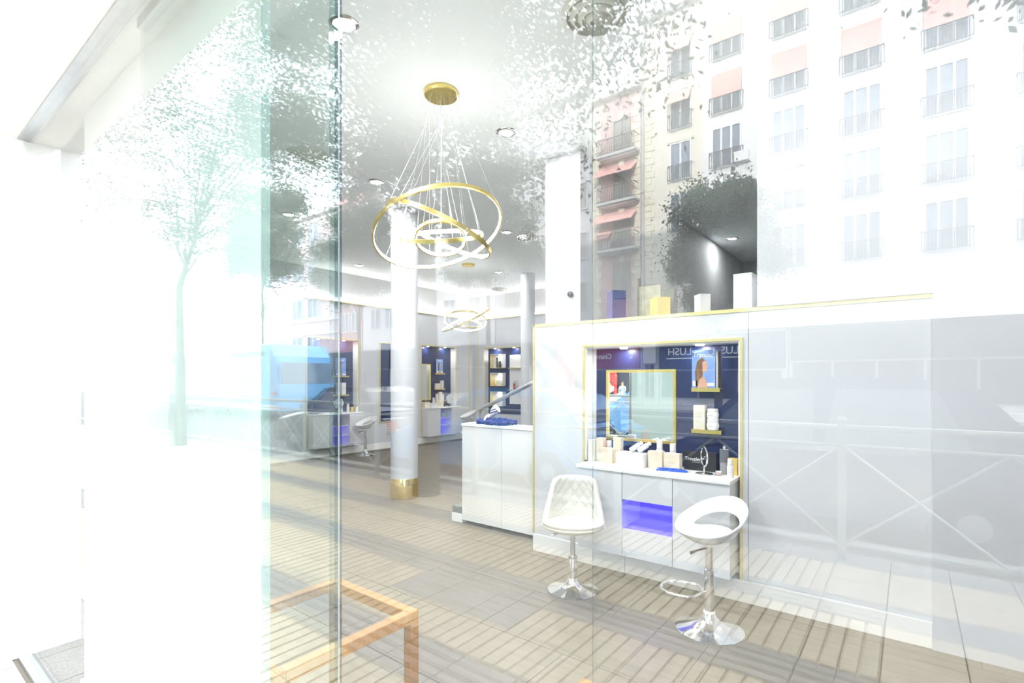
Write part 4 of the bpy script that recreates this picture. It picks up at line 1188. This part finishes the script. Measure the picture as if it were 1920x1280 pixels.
# ---- vehicles
def wheel(parent, x, y, r, w=.2, name='wheel'):
    o = MB().lathe([(r * .55, -w / 2), (r * .97, -w / 2), (r, -w * .3), (r, w * .3), (r * .97, w / 2), (r * .55, w / 2)], 28).build(name, 'tyre', parent)
    o.location = (x, y, r); o.rotation_euler = (PI / 2, 0, 0)
    h = MB().lathe([(0, -w / 2 - .005), (r * .2, -w / 2 - .01), (r * .56, -w / 2 + .01), (r * .56, w / 2 - .01), (r * .2, w / 2 + .01), (0, w / 2 + .005)], 20).build('rim', 'rim', o)
    return o
def car(label, loc, paint, L=4.3, H=1.5, W=1.76):
    """parked car along the kerb, nose to local -x"""
    t = thing('car', label, 'car', loc, 0, 'cars along the kerb')
    x0 = -L / 2
    prof = [(0, .32), (.02, .62), (.25, .78), (1.05, .93), (L - .45, .98), (L - .06, .88), (L, .55), (L - .05, .28), (L - .45, .24),
            (L - .50, .40), (L - .68, .60), (L - .92, .60), (L - 1.10, .40), (L - 1.15, .24), (1.22, .24), (1.17, .40), (.98, .60), (.74, .60), (.56, .40), (.50, .24), (.12, .24)]
    nb = len(prof)
    vs = []
    for yy, ins in ((-W / 2, .06), (-W / 2 + .05, 0), (W / 2 - .05, 0), (W / 2, .06)):
        for (x, z) in prof: vs.append((x0 + x * (1 - ins * .0) , yy, z - (.05 if ins and z > .7 else 0)))
    fs = [tuple(range(nb)), tuple(range(3 * nb, 4 * nb))[::-1]]
    for q in range(3):
        for i in range(nb):
            j = (i + 1) % nb
            fs.append((q * nb + i, (q + 1) * nb + i, (q + 1) * nb + j, q * nb + j))
    body = MB().add(vs, fs).build('body', paint, t)
    # cabin: tapered upward
    lo = [(1.0, .92), (L - .28, .94)]
    cab = [(1.0, .92), (1.72, H - .06), (2.2, H), (L - 1.2, H - .02), (L - .75, H - .12), (L - .25, .94)]
    wl_, wh = W / 2 - .07, W / 2 - .24
    def yw(z): return wl_ + (wh - wl_) * (z - .92) / (H - .92)
    vs = [(x0 + x, -yw(z), z) for x, z in cab] + [(x0 + x, yw(z), z) for x, z in cab]
    n = len(cab)
    fs = [tuple(range(n)), tuple(range(n, 2 * n))[::-1]] + [(i, n + i, n + (i + 1) % n, (i + 1) % n) for i in range(n)]
    MB().add(vs, fs).build('cabin', paint, t)
    for s in (-1, 1):
        for (a, b) in ((1.22, 2.35), (2.45, L - .85)):
            za, zb = .98, H - .13
            sx = .42 if a < 2 else 0
            ex = .25 if a > 2 else 0
            q = [(a, za), (a + sx + .1, zb), (b - ex * .8, zb), (b + .05 if a > 2 else b, za)]
            MB().add([(x0 + x, s * (yw(z) + .004), z) for x, z in q] + [(x0 + x, s * (yw(z) - .01), z) for x, z in q], [(0, 1, 2, 3), (7, 6, 5, 4), (0, 4, 5, 1), (1, 5, 6, 2), (2, 6, 7, 3), (3, 7, 4, 0)]).build('side_window', 'pane_sky_tint', t)
        MB().box(x0 + 1.35, s * (W / 2 - .02), .98, x0 + 1.5, s * (W / 2 + .13), 1.10).build('wing_mirror', paint, t)
        for x in (.86, L - .80): wheel(t, x0 + x, s * (W / 2 - .1), .32)
        MB().box(x0 + .02, s * (W / 2 - .42), .60, x0 + .16, s * (W / 2 - .08), .72).build('headlight', 'white_card', t)
        MB().box(x0 + L - .12, s * (W / 2 - .32), .66, x0 + L + .005, s * (W / 2 - .06), .84).build('tail_light', 'lamp_red', t)
    def glass(x1, z1, x2, z2, nm):
        a = yw(z1) - .08; b = yw(z2) - .08
        dx = -.012 if x2 > x1 else .012
        v = [(x0 + x1 + dx, -a, z1), (x0 + x1 + dx, a, z1), (x0 + x2 + dx, b, z2), (x0 + x2 + dx, -b, z2)]
        v += [(p[0] - dx * 2, p[1], p[2] - .01) for p in v]
        MB().add(v, [(0, 1, 2, 3), (7, 6, 5, 4), (0, 4, 5, 1), (1, 5, 6, 2), (2, 6, 7, 3), (3, 7, 4, 0)]).build(nm, 'pane_sky_tint', t)
    glass(1.12, 1.02, 1.66, H - .12, 'windscreen')
    glass(L - .32, 1.02, L - .70, H - .2, 'rear_window')
    return t
car('dark blue parked car mirrored across the navy niche', (-0.95, -5.75, -.13), 'car_navy', 4.4, 1.66, 1.8)
car('black parked car mirrored across the tall navy panel', (-9.65, -5.75, -.13), 'car_black', 4.0)
car('sky blue parked car whose bonnet shows in the large mirror', (-5.35, -5.75, -.13), 'car_sky', 4.2)
# bus
bt = thing('city_bus', 'light blue city bus reflected at the left of the glass edge', 'bus', (-25.4, -10.3, -.13))
BL, BW, BH = 12.0, 2.5, 3.05
def bus_prof(ins):
    return [(-BL / 2, .35), (-BL / 2, BH - .3), (-BL / 2 + .3, BH), (BL / 2 - .7, BH), (BL / 2 - .25, BH - .5), (BL / 2, 1.4), (BL / 2, .35)]
MB().prism(bus_prof(0), 1, -BW / 2, BW / 2).build('body', 'bus_blue', bt, .06)
for s in (-1, 1):
    for k in range(7):
        a = -BL / 2 + .35 + k * 1.52
        MB().box(a, s * (BW / 2 - .02), 1.45, a + 1.40, s * (BW / 2 + .012), 2.45).build('side_window', 'bus_glass', bt)
    MB().box(-BL / 2 + .3, s * (BW / 2 - .02), 2.55, BL / 2 - 1.0, s * (BW / 2 + .008), 2.75).build('roof_band', 'bus_dark', bt)
    for x in (-3.6, 3.4): wheel(bt, x, s * (BW / 2 - .14), .48, .28)
    MB().box(-BL / 2 + .05, s * (BW / 2 - .02), .42, BL / 2 - .05, s * (BW / 2 + .01), .62).build('skirt_band', 'facade_white', bt)
    MB().box(BL / 2 - .35, s * (BW / 2 - .02), 1.02, BL / 2 - .12, s * (BW / 2 + .02), 1.14).build('marker_light', 'lamp_red', bt)
o = MB().box(BL / 2 - .03, -BW / 2 + .1, 1.45, BL / 2 + .0, BW / 2 - .1, 2.3).build('windscreen', 'bus_glass', bt)

# ---- bench with two people across the road, caught in the large mirror
bn = thing('street_bench', 'bench across the street seen in the mirror', 'bench', (-16.0, -24.9, 0))
for k in range(4):
    MB().box(-1.1, -.22 + k * .12, .42, 1.1, -.13 + k * .12, .46).build('seat_slat', 'wood', bn)
for x in (-.95, .95):
    MB().box(x - .04, -.2, 0, x + .04, .2, .42).build('leg', 'iron', bn)
def person(label, loc, shirt, trousers, hair):
    """seated figure facing +y, feet on the ground"""
    t = thing('person', label, 'person', loc, 0)
    def skin(name, verts, edges, radii, m, parent, root=0):
        me = bpy.data.meshes.new(name); me.from_pydata(verts, edges, [])
        o = bpy.data.objects.new(name, me); C.objects.link(o); o.parent = parent
        sk = o.modifiers.new('skin', 'SKIN')
        for i, r in enumerate(radii):
            d = me.skin_vertices[0].data[i]; d.radius = (r, r) if not isinstance(r, tuple) else r
            d.use_root = i == root
        sb = o.modifiers.new('sub', 'SUBSURF'); sb.levels = 1; sb.render_levels = 2
        me.materials.append(MATS[m])
        return o
    V = [(0, 0, .55), (0, -.02, .80), (0, 0, 1.02), (0, .01, 1.10), (0, .02, 1.20), (0, .03, 1.31)]
    Ed = [(0, 1), (1, 2), (2, 3), (3, 4), (4, 5)]; Rr = [.14, .12, .14, .055, .085, .07]
    for s in (-1, 1):
        b = len(V)
        V += [(s * .10, .04, .53), (s * .13, .44, .52), (s * .13, .46, .10), (s * .13, .58, .045)]
        Ed += [(0, b), (b, b + 1), (b + 1, b + 2), (b + 2, b + 3)]; Rr += [.085, .065, .042, .035]
        b = len(V)
        V += [(s * .19, 0, 1.0), (s * .24, .05, .76), (s * .13, .25, .62), (s * .11, .33, .60)]
        Ed += [(2, b), (b, b + 1), (b + 1, b + 2), (b + 2, b + 3)]; Rr += [.055, .045, .033, .03]
    body = skin('body', V, Ed, Rr, 'skin', t)
    V2 = [(0, 0, .58), (0, -.02, .80), (0, 0, 1.01)]; E2 = [(0, 1), (1, 2)]; R2 = [.155, .14, .15]
    for s in (-1, 1):
        b = len(V2); V2 += [(s * .19, 0, 1.0), (s * .235, .045, .80)]; E2 += [(2, b), (b, b + 1)]; R2 += [.068, .06]
    skin('shirt', V2, E2, R2, shirt, t)
    V3 = [(0, 0, .56)]; E3 = []; R3 = [.15]
    for s in (-1, 1):
        b = len(V3); V3 += [(s * .10, .05, .53), (s * .13, .44, .52), (s * .13, .46, .14)]; E3 += [(0, b), (b, b + 1), (b + 1, b + 2)]; R3 += [.098, .078, .056]
    skin('trousers', V3, E3, R3, trousers, t)
    MB().lathe([(0, .13), (.06, .115), (.092, .06), (.095, 0), (.08, -.07)], 20, (0, -.012, 1.24)).build('hair', hair, t)
person('seated person in white top and dark trousers seen in the mirror', (-16.5, -24.9, -.02), 'cloth_white', 'cloth_dark', 'dark_hair')
person('seated person in pale blue clothes seen in the mirror', (-15.6, -24.9, -.02), 'cloth_blue', 'cloth_blue', 'hair')
